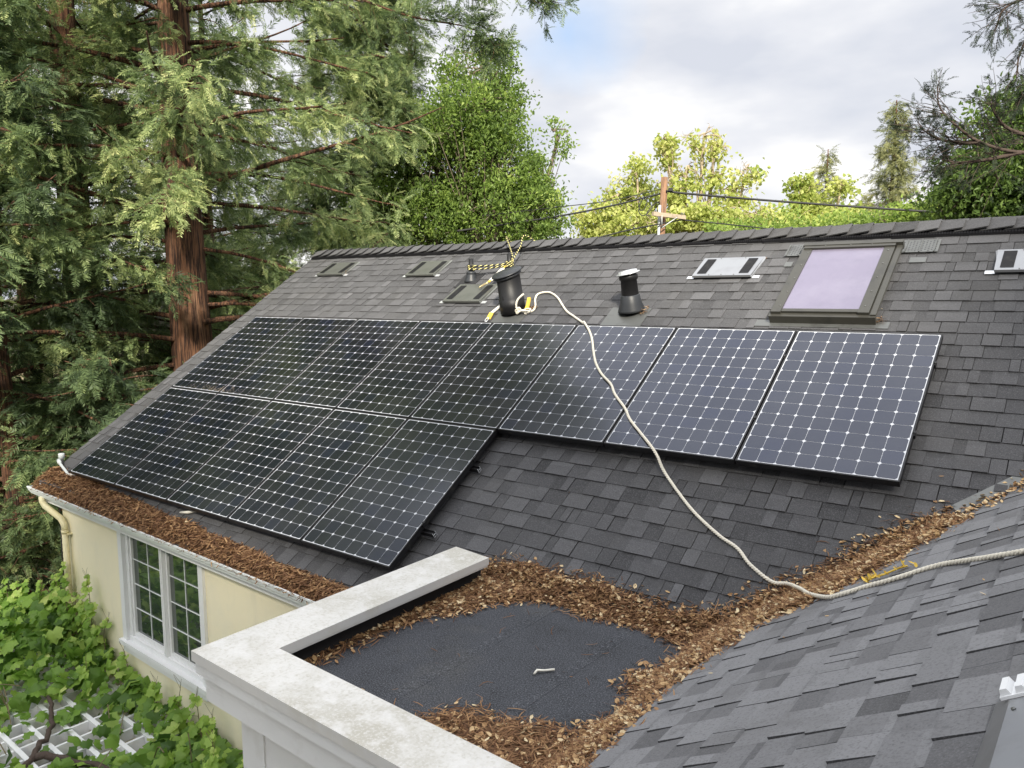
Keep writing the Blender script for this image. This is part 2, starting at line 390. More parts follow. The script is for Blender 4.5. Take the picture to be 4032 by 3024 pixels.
# ridge vent and ridge caps ---------------------------------
b = MB()
def vridge(u): return VR - .010*(u + .7)
u = RL + .02
while u < RR - .2:
    L_ = 1.2
    for (w0, w1, dv) in ((.006, .022, .172), (.022, .034, .165)):
        b.hexa(rF(np.array([[u, vridge(u)-dv, WR+w0], [u+L_-.006, vridge(u)-dv, WR+w0], [u+L_-.006, vridge(u), WR+w0], [u, vridge(u), WR+w0],
                            [u, vridge(u)-dv+.004, WR+w1], [u+L_-.006, vridge(u)-dv+.004, WR+w1], [u+L_-.006, vridge(u), WR+w1], [u, vridge(u), WR+w1]])))
    u += L_
u = RL + .05
while u < RR:
    b.hexa(rF(np.array([[u, vridge(u)-.168, WR+.034], [u+.006, vridge(u)-.168, WR+.034], [u+.006, vridge(u), WR+.034], [u, vridge(u), WR+.034],
                        [u, vridge(u)-.160, WR+.042], [u+.006, vridge(u)-.160, WR+.042], [u+.006, vridge(u), WR+.042], [u, vridge(u), WR+.042]])))
    u += .022
b.build('ridge_vent', M['louver'], house)
b = MB(); r = random.Random(5); u = RL - .01
while u < RR - .1:
    pit = .19; ln = pit + .07
    vr0 = vridge(u)
    lo, hi_ = WR + .043, WR + .072 + r.uniform(-.004, .006)
    dv = .140 + r.uniform(-.004, .004); t = min(1, max(0, r.gauss(.30, .12)))
    ap = rp(u, vr0, 0); 
    for side in (0, 1):
        pts = []
        for th_ in (0, .011):
            for (uu, ww) in ((u, lo), (u+ln, hi_)):
                a = rp(uu, vr0-dv, ww+th_-(.014 if uu == u else .004)*1.0); c = rp(uu, vr0, ww+th_)
                c = np.array([c[0], RY + (vr0-VR)*CT, c[2]+.004])
                a = np.array([a[0], a[1] if side == 0 else 2*c[1]-a[1], a[2]])
                pts.append((a, c))
        (a0, c0), (a1, c1), (a2, c2), (a3, c3) = pts
        b.hexa(np.array([a0, a1, c1, c0, a2, a3, c3, c2]), 0, t)
    u += pit
b.build('ridge_cap', M['shingle'], house)
# near roof --------------------------------------------------
def keep_near(a, bb):
    x = XN + bb/NH; y = -a
    return y < .234 + (x-XN)*.915 + .12 and y > -4.6
near = shingles(lambda p: nF(p), -3.9, 4.6, .04, 5.2, keep_near, 11, tb=.90)  # raised tint base puts the slope's brighter grazing light into the shingle colour
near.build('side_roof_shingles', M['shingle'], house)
b = MB()
b.hexa(nF(np.array([[-.2, 0, -.2], [4.6, 0, -.2], [4.6, 5.2, -.2], [-4.6, 5.2, -.2], [-.2, 0, -.008], [4.6, 0, -.008], [4.6, 5.2, -.008], [-4.6, 5.2, -.008]])))
b.build('side_roof_deck', M['felt'], house)
# valley flashing in grey, with a black strip along the near-roof side
b = MB()
for k in range(20):
    t0, t1 = 1.15 + k*.12, 1.15 + (k+1)*.12
    def vp_(t, off, side):
        x = XN + t; y = .234 + t*.915
        if side == 0:
            x2, y2 = x - off*.67, y + off*.74; return [x2, y2, roofZ(x2, y2) + .012]
        x2, y2 = x + off*.67, y - off*.74; return [x2, y2, nearZ(x2, y2) + .012]
    b.quad(vp_(t0, 0, 0), vp_(t1, 0, 0), vp_(t1, .07, 0), vp_(t0, .07, 0), 0)
    b.quad(vp_(t0, 0, 1), vp_(t0, .055, 1), vp_(t1, .055, 1), vp_(t1, 0, 1), 1)
b.build('valley_flashing', [M['flashing'], M['black_roofing']], house)
# flat roof ---------------------------------------------------
b = MB(); b.box((5.95, -1.72, -.12), (8.1, .34, 0)); b.build('flat_roof', M['membrane'], house)
b = MB()
for xs_ in (6.62, 7.18): b.hexa(np.array([[xs_, -1.70, .0005], [xs_+.07, -1.70, .0005], [xs_+.10, .2, .0005], [xs_+.03, .2, .0005], [xs_, -1.70, .004], [xs_+.07, -1.70, .0012], [xs_+.10, .2, .0012], [xs_+.03, .2, .004]]))
b.build('membrane_seam', M['membrane'], house)
# parapet -----------------------------------------------------
# cap mitred L; slightly skewed along X like the gutter
def cx(x, y): return y - (x - 5.76)*.034
b = MB(); zt, zb = .200, .147
oc = (5.76, -1.85); ic = (6.095, -1.555)
far = .175; xr = 8.45
top = [[oc[0], oc[1]], [xr, cx(xr, oc[1])], [xr, cx(xr, oc[1]) + .295], [ic[0], ic[1]], [ic[0]+.0, far], [oc[0], far+.035]]
vt = [[p[0], p[1], zt + (0.0 if i in (0, 1, 5) else -.004)] for i, p in enumerate(top)]; vb = [[p[0], p[1], zb] for p in top]
n = 6
ins = .006
def inset(p, q): return p
b.add(vt + vb, [(0, 1, 2, 3), (0, 3, 4, 5)], 0, .5)
b.add(vt + vb, [(11, 10, 9, 6), (9, 8, 7, 6)] + [(i, i+6, (i+1) % 6 + 6, (i+1) % 6) for i in range(6)], 1, .5)
# drip returns under the cap edges
b.box((ic[0]-.012, ic[1]-.006, zb-.012), (ic[0]-.003, far-.01, zb), 1)
b.build('parapet_cap', [M['cap_paint'], M['cap_side']], house)
def ring(name, dd, z1, z0, m_, th=.05):
    b = MB()
    x0, y0 = oc[0]+dd, oc[1]+dd
    b.add(np.array([[x0, y0, z0], [xr, cx(xr, y0), z0], [xr, cx(xr, y0)+th, z0], [x0+th, y0+th, z0], [x0+th, .14, z0], [x0, .14, z0],
                    [x0, y0, z1], [xr, cx(xr, y0), z1], [xr, cx(xr, y0)+th, z1], [x0+th, y0+th, z1], [x0+th, .14, z1], [x0, .14, z1]]),
          [(0,1,7,6), (5,0,6,11), (3,2,1,0), (5,4,3,0), (6,7,8,9), (6,9,10,11), (2,3,9,8), (3,4,10,9), (4,5,11,10), (1,2,8,7)])
    return b.build(name, m_, house)
ring('parapet_trim', .013, .1465, .078, M['white_paint'], .13)
ring('parapet_frieze', .046, .0775, -.075, M['white_paint'], .10)
ring('parapet_bead', .150, -.0755, -.10, M['white_paint'], .03)
# bay wall with groove lines
b = MB()
wx, wy = oc[0]+.165, oc[1]+.165
b.add([[wx, wy, GZ], [xr, cx(xr, wy), GZ], [xr, cx(xr, wy), -.0758], [wx, wy, -.0758]], [(0, 1, 2, 3)])
b.add([[wx, wy, GZ], [wx, .15, GZ], [wx, .15, -.0758], [wx, wy, -.0758]], [(3, 2, 1, 0)])
b.add([[wx, wy, GZ], [wx+.04, wy+.04, GZ], [wx+.04, wy+.04, -.07], [wx, wy, -.07]], [(0, 1, 2, 3)])
for gx in (wx+.21, wx+.72, wx+1.23):
    b.box((gx, cx(gx, wy)-.004, -2.3), (gx+.006, cx(gx, wy)+.01, -.12))
for gz in (-.17, -.19, -.62):
    b.add([[wx, wy-.004, gz], [xr, cx(xr, wy)-.004, gz], [xr, cx(xr, wy)-.004, gz+.008], [wx, wy-.004, gz+.008],
           [wx, wy+.01, gz], [xr, cx(xr, wy)+.01, gz], [xr, cx(xr, wy)+.01, gz+.008], [wx, wy+.01, gz+.008]], [(0,1,2,3), (3,2,6,7), (0,4,5,1)])
b.build('bay_wall', M['white_paint'], house)
# black upturn inside parapet
b = MB()
b.box((wx+.02, wy+.1, -.05), (wx+.075, .20, .146)); b.add([[wx+.075, wy+.10, -.05], [xr, cx(xr, wy)+.10, -.05], [xr, cx(xr, wy)+.10, .146], [wx+.075, wy+.1, .146]], [(0, 1, 2, 3), (3, 2, 1, 0)])
b.add([[wx+.075, wy+.13, -.05], [xr, cx(xr, wy)+.13, -.05], [xr, cx(xr, wy)+.13, .146], [wx+.075, wy+.13, .146]], [(0, 1, 2, 3)])
b.build('parapet_upturn', M['black_roofing'], house)
# front wall ---------------------------------------------------
WY = .225
X0w, X1w = .43, 6.9
b = MB()
wl, wr_, wt_, wb_ = 1.96, 3.70, -.46, -1.74
def wallrect(x0, x1, z0, z1): b.add(fF([[x0, WY, z0], [x1, WY, z0], [x1, WY, z1], [x0, WY, z1]]), [(0, 1, 2, 3)])
wallrect(X0w, wl, GZ, -.31); wallrect(wr_, X1w, GZ, -.31); wallrect(wl, wr_, GZ, wb_); wallrect(wl, wr_, wt_, -.31)
for (x, s_) in ((wl, 1), (wr_, -1)): b.add(fF([[x, WY, wb_], [x, WY+.15, wb_], [x, WY+.15, wt_], [x, WY, wt_]]), [(0, 1, 2, 3)])
p0 = fF([[X0w, WY, 0]])[0]
b.add([[p0[0], p0[1], GZ], [p0[0]+.2, 2*RY-.2, GZ], [p0[0]+.2, 2*RY-.2, -.4], [p0[0]+.12, RY, RZ-.3], [p0[0], p0[1], -.22]], [(4, 3, 2, 1, 0)])
b.add([[p0[0]+.2, 2*RY-.2, GZ], [13, 2*RY-.2, GZ], [13, 2*RY-.2, -.4], [p0[0]+.2, 2*RY-.2, -.4]], [(0, 1, 2, 3)])
b.add([[13, -4.5, GZ], [13, 2*RY-.2, GZ], [13, 2*RY-.2, -.4], [13, RY, RZ-.3], [13, 0, -.3], [13, -4.5, -.3]], [(0, 1, 2, 3, 4, 5)])
b.build('stucco_wall', M['stucco'], house)
# fascia, soffit, gutter ---------------------------------------
gx0, gx1 = 0.0, 6.72
b = MB()
b.box((gx0+.06, .118, -.47), (gx1, .150, -.315), F=fF)
b.box((gx0+.06, .10, -.47), (gx0+.20, .23, -.33), F=fF)
b.box((gx0+.10, .150, -.47), (gx1, WY+.01, -.455), F=fF)
b.build('fascia_board', M['white_paint'], house)
b = MB()      # K profile extruded: (y, z)
prof = [(.112, -.30), (.112, -.385), (.045, -.385), (.040, -.365), (.018, -.345), (.012, -.315), (.0, -.305), (.0, -.290), (.012, -.290), (.012, -.300), (.022, -.312), (.03, -.34), (.05, -.372), (.104, -.372), (.104, -.30)]
k = len(prof); V = []
for x in (gx0, gx1):
    V += [[x, y, z] for y, z in prof]
b.add(fF(V), [(i, (i+1) % k, (i+1) % k + k, i+k) for i in range(k)])
for x in (gx0, gx1):
    b.add(fF([[x, y, z] for y, z in [(.112, -.30), (.112, -.385), (.045, -.385), (.018, -.345), (.0, -.305), (.0, -.29)]]), [tuple(range(6)), tuple(range(5, -1, -1))])
b.build('gutter', M['gutter'], house)
# downspout
b = MB()
def sp(x, y, z): return fF([[x, y, z]])[0]
b.tube([sp(.30, .058, -.385), sp(.30, .058, -.44), sp(.33, .075, -.50), sp(.44, .12, -.57), sp(.56, .155, -.63), sp(.62, .165, -.70), sp(.625, .165, -.78)], .037, 14)
b.tube([sp(.625, .165, -.76), sp(.615, .165, -2.0), sp(.61, .165, GZ+.1)], .036, 14)
b.tube([sp(.625, .165, -.80), sp(.625, .165, -.76)], .041, 14)
ds = b.build('downspout', M['downspout'], house)
build_each([lambda b, q=q: b.box((.57, .165, q-.015), (.69, .226, q), F=fF) for q in (-.80, -2.0)], 'bracket', M['downspout'], ds)
# window --------------------------------------------------------
win = MB()
def wb(bm, x0, x1, y0, y1, z0, z1): bm.box((x0, y0, z0), (x1, y1, z1), F=fF)
wb(win, wl-.012, wl+.075, WY-.03, WY+.05, wb_, wt_+.02); wb(win, wr_-.07, wr_+.012, WY-.03, WY+.05, wb_, wt_+.02)
wb(win, wl+.075, wr_-.07, WY-.028, WY+.05, wt_-.035, wt_+.02)
wb(win, wl+.075, wl+.135, WY+.012, WY+.10, wb_, wt_-.035); wb(win, wr_-.125, wr_-.07, WY+.012, WY+.10, wb_, wt_-.035)
frame = win.build('window_frame', M['white_paint'], house)
xm = (wl + wr_)/2 + .02
b = MB()
for (a, c) in ((wl+.135, xm-.03), (xm+.03, wr_-.125)):
    for (q0, q1) in ((a, a+.035), (c-.035, c)): wb(b, q0, q1, WY+.03, WY+.075, wb_+.055, wt_-.037)
    wb(b, a+.035, c-.035, WY+.031, WY+.074, wb_+.055, wb_+.10); wb(b, a+.035, c-.035, WY+.031, WY+.074, wt_-.08, wt_-.037)
b.build('sash', M['white_paint'], frame)
b = MB(); wb(b, xm-.028, xm-.004, WY-.005, WY+.085, wb_+.05, wt_-.036); wb(b, xm+.004, xm+.028, WY-.005, WY+.085, wb_+.05, wt_-.036)
b.build('mullion', M['white_paint'], frame)
b = MB(); wb(b, wl-.05, wr_+.04, WY-.065, WY+.06, wb_-.05, wb_); wb(b, wl-.01, wr_, WY-.035, WY+.03, wb_-.13, wb_-.052); wb(b, wl+.075, wr_-.07, WY+.0, WY+.07, wb_+.001, wb_+.052)
b.build('window_sill', M['white_paint'], frame)
for (a, c) in ((wl+.170, xm-.065), (xm+.065, wr_-.160)):
    z0, z1 = wb_+.10, wt_-.08
    b = MB(); b.add(fF([[a, WY+.055, z0], [c, WY+.055, z0], [c, WY+.055, z1], [a, WY+.055, z1]]), [(0, 1, 2, 3)])
    b.build('pane', M['glass'], frame)
    b = MB(); mx_ = (a+c)/2
    wb(b, mx_-.004, mx_+.004, WY+.047, WY+.053, z0, z1)
    for i in (1, 2, 3): zz = z0 + (z1-z0)*i/4; wb(b, a, c, WY+.046, WY+.0525, zz-.0045, zz+.0045)
    b.build('muntin', M['gutter'], frame)
# cable down the corner of the wall
b = MB()
b.tube([sp(.40, .30, -.47), sp(.385, .28, -.9), sp(.40, .25, -1.1), sp(.41, .26, -2), sp(.40, .26, -4.9)], .012, 8, 0)
b.tube([sp(.42, .20, -.5), sp(.415, .19, -1.2), sp(.41, .2, -4.9)], .008, 8, 1)
tag(b.build('utility_cable', [M['conduit'], M['cable']]), 'thin grey and black cables running down the left corner of the cream wall', 'cable')

# conduit at the lower left corner of the roof
t = empty('electrical_conduit', rp(-.62, .12, WR), 'grey conduit elbow and pipe at the lower left corner of the roof', 'conduit')
b = MB(); q = rp(-.62, .12, WR)
b.tube([rp(-.62, .13, WR+.075), rp(-.45, .08, WR+.07), rp(-.25, .03, WR+.055), rp(-.18, .01, WR+.04), rp(-.05, .01, WR+.035), rp(.10, .02, WR+.03)], .016, 12)
b.build('pipe', M['conduit'], t)
b = MB(); b.lathe(rp(-.62, .13, WR), (0, 0, 1), [(.02, -.03), (.02, .07), (.034, .075), (.036, .13), (.03, .14)], 16)
b.tube([rp(-.60, .128, WR+.075), rp(-.52, .10, WR+.072)], .024, 12)
b.build('elbow_box', M['conduit'], t)

# ================================================================== SOLAR PANELS
PW, PU = 1.046, 1.058
PV = 1.5504; PH = PV - .010
def panel_parts(t, o):
    # local frame at bottom-left of the panel, already in world orientation
    F = lambda a: rF(np.asarray(a, float) + [o[0], o[1], 0])
    b = MB(); fw = .011; zt_, zb_ = 0.0, -.046
    for (x0, x1, y0, y1) in ((0, PW, 0, fw), (0, PW, PH-fw, PH), (0, fw, fw, PH-fw), (PW-fw, PW, fw, PH-fw)):
        b.box((x0, y0, zb_), (x1, y1, zt_), F=F)
    b.build('frame', M['panel_frame'], t, origin=t.location)
    b = MB()
    b.add(F([[fw, fw, -.0035], [PW-fw, fw, -.0035], [PW-fw, PH-fw, -.0035], [fw, PH-fw, -.0035]]), [(0, 1, 2, 3)], 0)
    b.add(F([[fw, fw, -.012], [PW-fw, fw, -.012], [PW-fw, PH-fw, -.012], [fw, PH-fw, -.012]]), [(3, 2, 1, 0)], 0)
    mx_, my_ = .0165, .018
    pw, ph = (PW-2*mx_)/8, (PH-2*my_)/12; g_ = .0013; ck = .0125
    for i in range(8):
        for j in range(12):
            x0, x1 = mx_+i*pw+g_, mx_+(i+1)*pw-g_; y0, y1 = my_+j*ph+g_, my_+(j+1)*ph-g_; z = -.0024
            b.add(F([[x0+ck, y0, z], [x1-ck, y0, z], [x1, y0+ck, z], [x1, y1-ck, z], [x1-ck, y1, z], [x0+ck, y1, z], [x0, y1-ck, z], [x0, y0+ck, z]]),
                  [tuple(range(8))], 1, random.choice((0, .15, .3, .5, .8)) if random.random() < .4 else random.random()*.25)
    b.build('laminate', [M['backsheet'], M['cell']], t, origin=t.location)
    for yy in (.29, .77):
        b = MB(); c = PH*yy
        b.box((PW+.0005, c-.022, -.030), (PW+.0115, c+.022, .004), F=F)
        b.tube([F([PW+.006, c-.0, .0]), F([PW+.006, c, .010])], .011, 10)
        b.build('clamp', M['panel_frame'] , t, origin=t.location)
def dust(t, o, uc, n_):
    F = lambda a: rF(np.asarray(a, float) + [o[0], o[1], 0]); b = MB()
    for k in range(n_):
        u = min(PW-.03, max(.02, random.gauss(uc, .22))); v = .02+abs(random.gauss(0, .05)); q = random.uniform(.003, .012)
        b.add(F([[u, v, -.0012], [u+q, v-q*.2, -.0012], [u+q*.8, v+q*.5, -.0012], [u+q*.1, v+q*.4, -.0012]]), [(0, 1, 2, 3)])
    tag(b.build('dust', M['arm_wood'], t, origin=t.location), kind='stuff')
ordn = ['first', 'second', 'third', 'fourth', 'fifth', 'sixth', 'seventh', 'eighth']
up_lab = ['leftmost solar panel of the upper row, at the roof edge, dusty along its lower edge',
          'second solar panel from the left in the upper row, dusty at its lower left corner',
          'third solar panel from the left in the upper row',
          'fourth solar panel from the left in the upper row, below the low vent',
          'fifth solar panel from the left in the upper row, just below the big black flue',
          'solar panel crossed from its top edge by the white rope, sixth of the upper row',
          'solar panel whose lower left corner the white rope crosses, second from the right end',
          'rightmost solar panel of the upper row, pale from sky reflection, below the skylight']
lo_lab = ['leftmost solar panel of the lower row, beside the grey conduit elbow at the eave corner',
          'second solar panel from the left in the lower row', 'middle solar panel of the five in the lower row',
          'fourth solar panel from the left in the lower row',
          'rightmost solar panel of the lower row, rail ends sticking out beside it']
for j, labs in ((1, up_lab), (0, lo_lab)):
    for i, lb in enumerate(labs):
        o = (i*PU, j*PV)
        t = empty('solar_panel', rp(o[0], o[1], -.05), lb, 'solar panel', 'solar panels on the main roof')
        panel_parts(t, o)
        if j == 1 and i < 2: dust(t, o, .85 if i == 0 else .12, 150 if i == 0 else 90)
for (v, ue, lb) in ((.42, 5.385, 'lower aluminium mounting rail whose cut end sticks out right of the lower panel row'),
                    (1.13, 5.345, 'upper aluminium mounting rail whose cut end sticks out right of the lower panel row')):
    t = empty('mounting_rail', rp(0, v, -.09), lb, 'rail', 'mounting rails under the solar panels')
    b = MB(); F = lambda a: rF(np.asarray(a, float) + [0, v, 0])
    b.box((.05, -.018, -.092), (ue-.004, .018, -.088), F=F); b.box((.05, -.018, -.088), (ue-.004, -.014, -.052), F=F); b.box((.05, .014, -.088), (ue-.004, .018, -.052), F=F)
    b.box((.05, -.014, -.072), (ue-.004, .014, -.069), F=F)
    b.build('rail', M['panel_frame'], t, origin=t.location)
    b = MB()
    b.box((ue-.0035, -.018, -.092), (ue, .018, -.088), F=F); b.box((ue-.0035, -.018, -.088), (ue, -.014, -.052), F=F); b.box((ue-.0035, .014, -.088), (ue, .018, -.052), F=F)
    b.box((ue-.0035, -.014, -.072), (ue, .014, -.069), F=F)
    b.build('rail_end', M['silver'], t, origin=t.location)
    for x in (.6, 1.9, 3.2, 4.5):
        b = MB(); b.box((x, -.03, WR+.008), (x+.05, .03, -.0925), F=F); b.build('foot', M['panel_frame'], t, origin=t.location)
for (v, lb) in ((1.97, 'mounting rail hidden under the lower half of the upper panel row'), (2.72, 'mounting rail hidden under the top half of the upper panel row')):
    t = empty('mounting_rail', rp(0, v, -.09), lb, 'rail', 'mounting rails under the solar panels')
    b = MB(); b.box((.05, v-.018, -.092), (8.40, v+.018, -.052), F=rF); b.build('rail', M['panel_frame'], t, origin=t.location)

# ================================================================== ROOF VENTS
def roof_vent(F, u0, u1, v0, v1, hgt, label, plate, slots_v=(.10, .90), fins=True, side_mat=None):
    t = empty('roof_vent', F([(u0+u1)/2, (v0+v1)/2, 0]).tolist(), label, 'roof vent', 'low metal attic vents on the roof')
    b = MB(); W_ = u1-u0; LV = v1-v0; ins = .045; lip = .018
    fl = .035
    # flange
    build_each([lambda b, p=p: b.hexa(F(np.array([[p[0], v0+.005, .006], [p[1], v0+.005, .006], [p[1], v0+.05, .006], [p[0], v0+.05, .006], [p[0], v0+.005, .012], [p[1], v0+.005, .012], [p[1], v0+.05, .012], [p[0], v0+.05, .012]]))) for p in ((u0-.05, u0+.02), (u1-.02, u1+.05))], 'flange', M['silver'], t, t.location)
    b = MB()
    # body: wedge, top plate from (v1, low) to (v0, hgt)
    T = np.array([[u0+ins*.4, v0, hgt], [u1-ins*.4, v0, hgt], [u1-.006, v1, .016], [u0+.006, v1, .016]])
    Bm = np.array([[u0+ins*.8, v0+.035, .004], [u1-ins*.2, v0+.035, .004], [u1+.012, v1, .004], [u0-.012, v1, .004]])
    Lp = np.array([[u0+ins*.4, v0-.002, hgt-.022], [u1-ins*.4, v0-.002, hgt-.022]])
    V = np.concatenate([T, Bm, Lp])
    b.add(F(V), [(0, 1, 2, 3), (1, 9, 5, 6, 2), (0, 3, 7, 4, 8), (0, 8, 9, 1)], 0)
    b.add(F(V), [(8, 4, 5, 9)], 1)
    b.build('cover', [plate, M['louver']], t, origin=t.location)
    def topw(v): return hgt + (v-v0)/LV*(.016-hgt)
    for (a, c) in ((u0+W_*.085, u0+W_*.235), (u1-W_*.235, u1-W_*.085)):
        b = MB(); va, vb = v0+LV*slots_v[0], v0+LV*slots_v[1]
        b.add(F(np.array([[a, va, topw(va)+.002], [c, va, topw(va)+.002], [c, vb, topw(vb)+.002], [a, vb, topw(vb)+.002]])), [(0, 1, 2, 3)])
        nf = 14
        for k in range(nf):
            vv = va + (vb-va)*(k+.5)/nf
            b.add(F(np.array([[a, vv, topw(vv)+.002], [c, vv, topw(vv)+.002], [c, vv+.008, topw(vv)+.007], [a, vv+.008, topw(vv)+.007]])), [(0, 1, 2, 3)], 1)
        b.build('louver', [M['louver'], M['panel_frame']], t, origin=t.location)
    b = MB()
    for (uu, vv) in ((.5, .04),):
        pass
    def _s(b, uu, vv): b.lathe(F(np.array([u0+W_*uu, v0+LV*vv, topw(v0+LV*vv)])), F(np.array([0, 0, 1.]))-F(np.array([0, 0, 0.])), [(.006, 0), (.005, .004)], 8)
    build_each([lambda b, p=p: _s(b, *p) for p in ((.3, .04), (.5, .04), (.7, .04), (.3, .95), (.7, .95))], 'screw', M['flashing'], t, t.location)
    return t
    for (uu, vv) in ((.3, .04), (.5, .04), (.7, .04), (.3, .95), (.7, .95)):
        b.lathe(F(np.array([u0+W_*uu, v0+LV*vv, topw(v0+LV*vv)])), F(np.array([0, 0, 1.]))-F(np.array([0, 0, 0.])), [(.006, 0), (.005, .004)], 8)
    b.build('screw', M['flashing'], t, origin=t.location)
    return t
mF = lambda a: rF(np.asarray(a, float) + [0, 0, WR+.006])
roof_vent(mF, .03, .635, 4.27, 4.64, .045, 'low metal roof vent nearest the left end of the ridge, brown needles at its side', M['metal_dark'])
roof_vent(mF, 1.93, 2.48, 4.20, 4.59, .045, 'low metal roof vent between the ridge end and the vent stacks', M['metal_dark'])
roof_vent(mF, 3.05, 3.66, 3.60, 4.0, .045, 'low metal roof vent beside the big black flue, under the hanging hook', M['metal_dark'])
roof_vent(mF, 6.07, 6.70, 4.05, 4.43, .05, 'pale metal roof vent left of the skylight', M['metal_light'])  # paler copy of the vent metal, sky reflection put into its colour
roof_vent(mF, 8.64, 9.26, 4.06, 4.42, .05, 'pale metal roof vent right of the skylight, cut by the picture edge', M['metal_light'])
# near vent at lower right corner (on the side roof)
def nvF(a):
    a = np.asarray(a, float)
    return nF(a + [0, 0, .008])
t = empty('roof_vent', nvF([1.9, 2.0, 0]).tolist(), 'pale grey metal roof vent with white ribs in the near lower right corner', 'roof vent', 'low metal attic vents on the roof')
b = MB()
# footprint: a = -Y from 1.75 to 2.4 ; b upslope from 1.90 to 2.5
p = np.array([[1.66, 1.895, 0], [2.6, 1.86, 0], [2.6, 2.6, 0], [1.66, 2.6, 0], [1.74, 1.95, .028], [2.6, 1.93, .028], [2.6, 2.6, .028], [1.74, 2.6, .028]])
b.hexa(nvF(p)); b.build('cover', M['metal_light'], t, origin=t.location)
b = MB()
b.box((1.655, 1.93, .0285), (1.735, 2.6, .036), F=nvF)
for k in range(12):
    c = 1.945 + k*.036
    prof = [(c-.013, .036), (c-.008, .052), (c+.008, .052), (c+.013, .036)]
    V = [[a_, x_, z_] for a_ in (1.655, 1.73) for x_, z_ in prof]
    b.add(nvF(V), [(0, 1, 5, 4), (1, 2, 6, 5), (2, 3, 7, 6), (3, 2, 1, 0), (4, 5, 6, 7)])
b.build('rib', M['white_paint'], t, origin=t.location)
build_each([lambda b, p=p: b.lathe(nvF([p[0], p[1], .028]), NW, [(.006, 0), (.005, .004)], 8) for p in ((1.80, 1.965), (1.86, 2.10), (1.95, 2.04), (1.80, 2.2))], 'screw', M['flashing'], t, t.location)

# ================================================================== SKYLIGHT
sk = empty('skylight', rp(7.5, 3.9, WR).tolist(), 'large fixed skylight with bronze frame and pale lilac glass right of centre on the roof', 'skylight')
su0, su1, sv0, sv1 = 7.085, 7.925, 3.345, 4.47
so_ = sk.location
b = MB()   # curb
b.box((su0+.03, sv0+.015, WR), (su1-.02, sv1-.03, -.055), F=rF)
b.box((su0-.006, sv0-.004, -.115), (su1+.006, sv0+.02, -.045), F=rF)
b.box((su0-.012, sv0-.002, -.050), (su1+.012, sv1-.05, -.044), F=rF)
b.build('curb', M['sky_frame'], sk, origin=so_)
b = MB()
zz0, zz1 = -.0435, -.018
b.box((su0+.002, sv0+.03, zz0), (su0+.088, sv1-.06, zz1), F=rF)
b.box((su1-.13, sv0+.03, zz0), (su1-.045, sv1-.06, zz1), F=rF)
b.box((su0+.089, sv0+.045, zz0), (su1-.131, sv0+.085, zz1-.006), F=rF)
b.box((su0+.010, sv1-.085, zz0), (su1-.045, sv1-.025, zz1+.012), F=rF)
b.box((su1-.036, sv0+.02, zz0-.004), (su1+.008, sv1-.04, zz1-.014), F=rF)
b.box((su0-.004, sv1-.045, zz0-.03), (su1+.012, sv1+.0, zz1+.018), F=rF)
b.build('frame', M['sky_frame'], sk, origin=so_)
rv_ = []
for k in range(5):
    vv = sv0 + .12 + k*.215
    for uu in (su0+.062, su1-.09): rv_.append((uu, vv, zz1))
for uu in (su0+.2, su0+.42, su0+.6): rv_.append((uu, sv1-.055, zz1+.012))
build_each([lambda b, p=p: b.lathe(rp(*p), rp(0, 0, 1), [(.008, 0), (.006, .004)], 10) for p in rv_], 'rivet', M['flashing'], sk, so_)
b = MB(); b.box((su0+.0885, sv0+.0855, zz0+.002), (su1-.1305, sv1-.0855, zz1-.010), F=rF); b.build('glass', M['sky_glass'], sk, origin=so_)
build_each([lambda b, p=p: b.box(p[0], p[1], F=rF) for p in (((6.955, 3.295, WR+.008), (8.03, 3.385, WR+.015)), ((su0-.02, 3.3855, WR+.009), (su1+.01, 3.44, WR+.017)), ((8.0, 4.27, WR+.008), (8.13, 4.35, WR+.015)), ((6.93, 4.25, WR+.008), (7.0, 4.33, WR+.015)))], 'flashing_apron', M['flashing'], sk, so_)
b = MB()
for (ua, ub) in ((6.885, 7.10), (7.90, 8.20)):
    b.box((ua, 4.42, WR+.022), (ub, 4.625, WR+.026), F=rF)
    nx = int((ub-ua)/.026)
    for i in range(nx):
        for j in range(6):
            uu = ua+.015+i*.026; vv = 4.44+j*.029+(.0145 if i % 2 else 0)
            b.add(rF([[uu-.008, vv, WR+.0268], [uu, vv-.008, WR+.0268], [uu+.008, vv, WR+.0268], [uu, vv+.008, WR+.0268]]), [(0, 1, 2, 3)], 1)
b.box((7.105, 4.56, WR+.020), (7.895, 4.625, WR+.027), F=rF)
for k in range(12): b.box((6.90+k*.115, 4.42 if (k < 2 or k > 8) else 4.56, WR+.0275), (6.908+k*.115, 4.625, WR+.034), F=rF)
b.build('perforated_strip', [M['flashing'], M['louver']], sk, origin=so_)

# ================================================================== FLUES
def plate(b, u0, u1, v0, v1, mi=0, th=.010): b.box((u0, v0, WR+.007), (u1, v1, WR+th+.004), F=rF, mi=mi)
t = empty('flue_vent', rp(4.2, 3.45, WR).tolist(), 'big black round flue with a tilted flat cap, the white rope tied at its foot', 'flue')
o_ = t.location; base = rp(4.2, 3.45, WR-.03) + np.array([0, 0, .03]); ax = np.array([-.035, -.20, 1.0]); ax /= np.linalg.norm(ax)
b = MB(); b.lathe(base, ax, [(.140, 0), (.140, .16), (.133, .162), (.131, .41), (.130, .43)], 40); b.build('pipe', M['flue_black'], t, origin=o_)
b = MB(); ax2 = np.array([-.14, -.42, 1.0]); ax2 /= np.linalg.norm(ax2)
b.lathe(base+ax*.395, ax2, [(.136, 0), (.156, .012), (.156, .026), (.147, .028), (.147, .038), (.172, .040), (.174, .048), (.166, .054), (.160, .060), (.0, .064)], 40)
b.build('cap', M['flue_cap'], t, origin=o_)
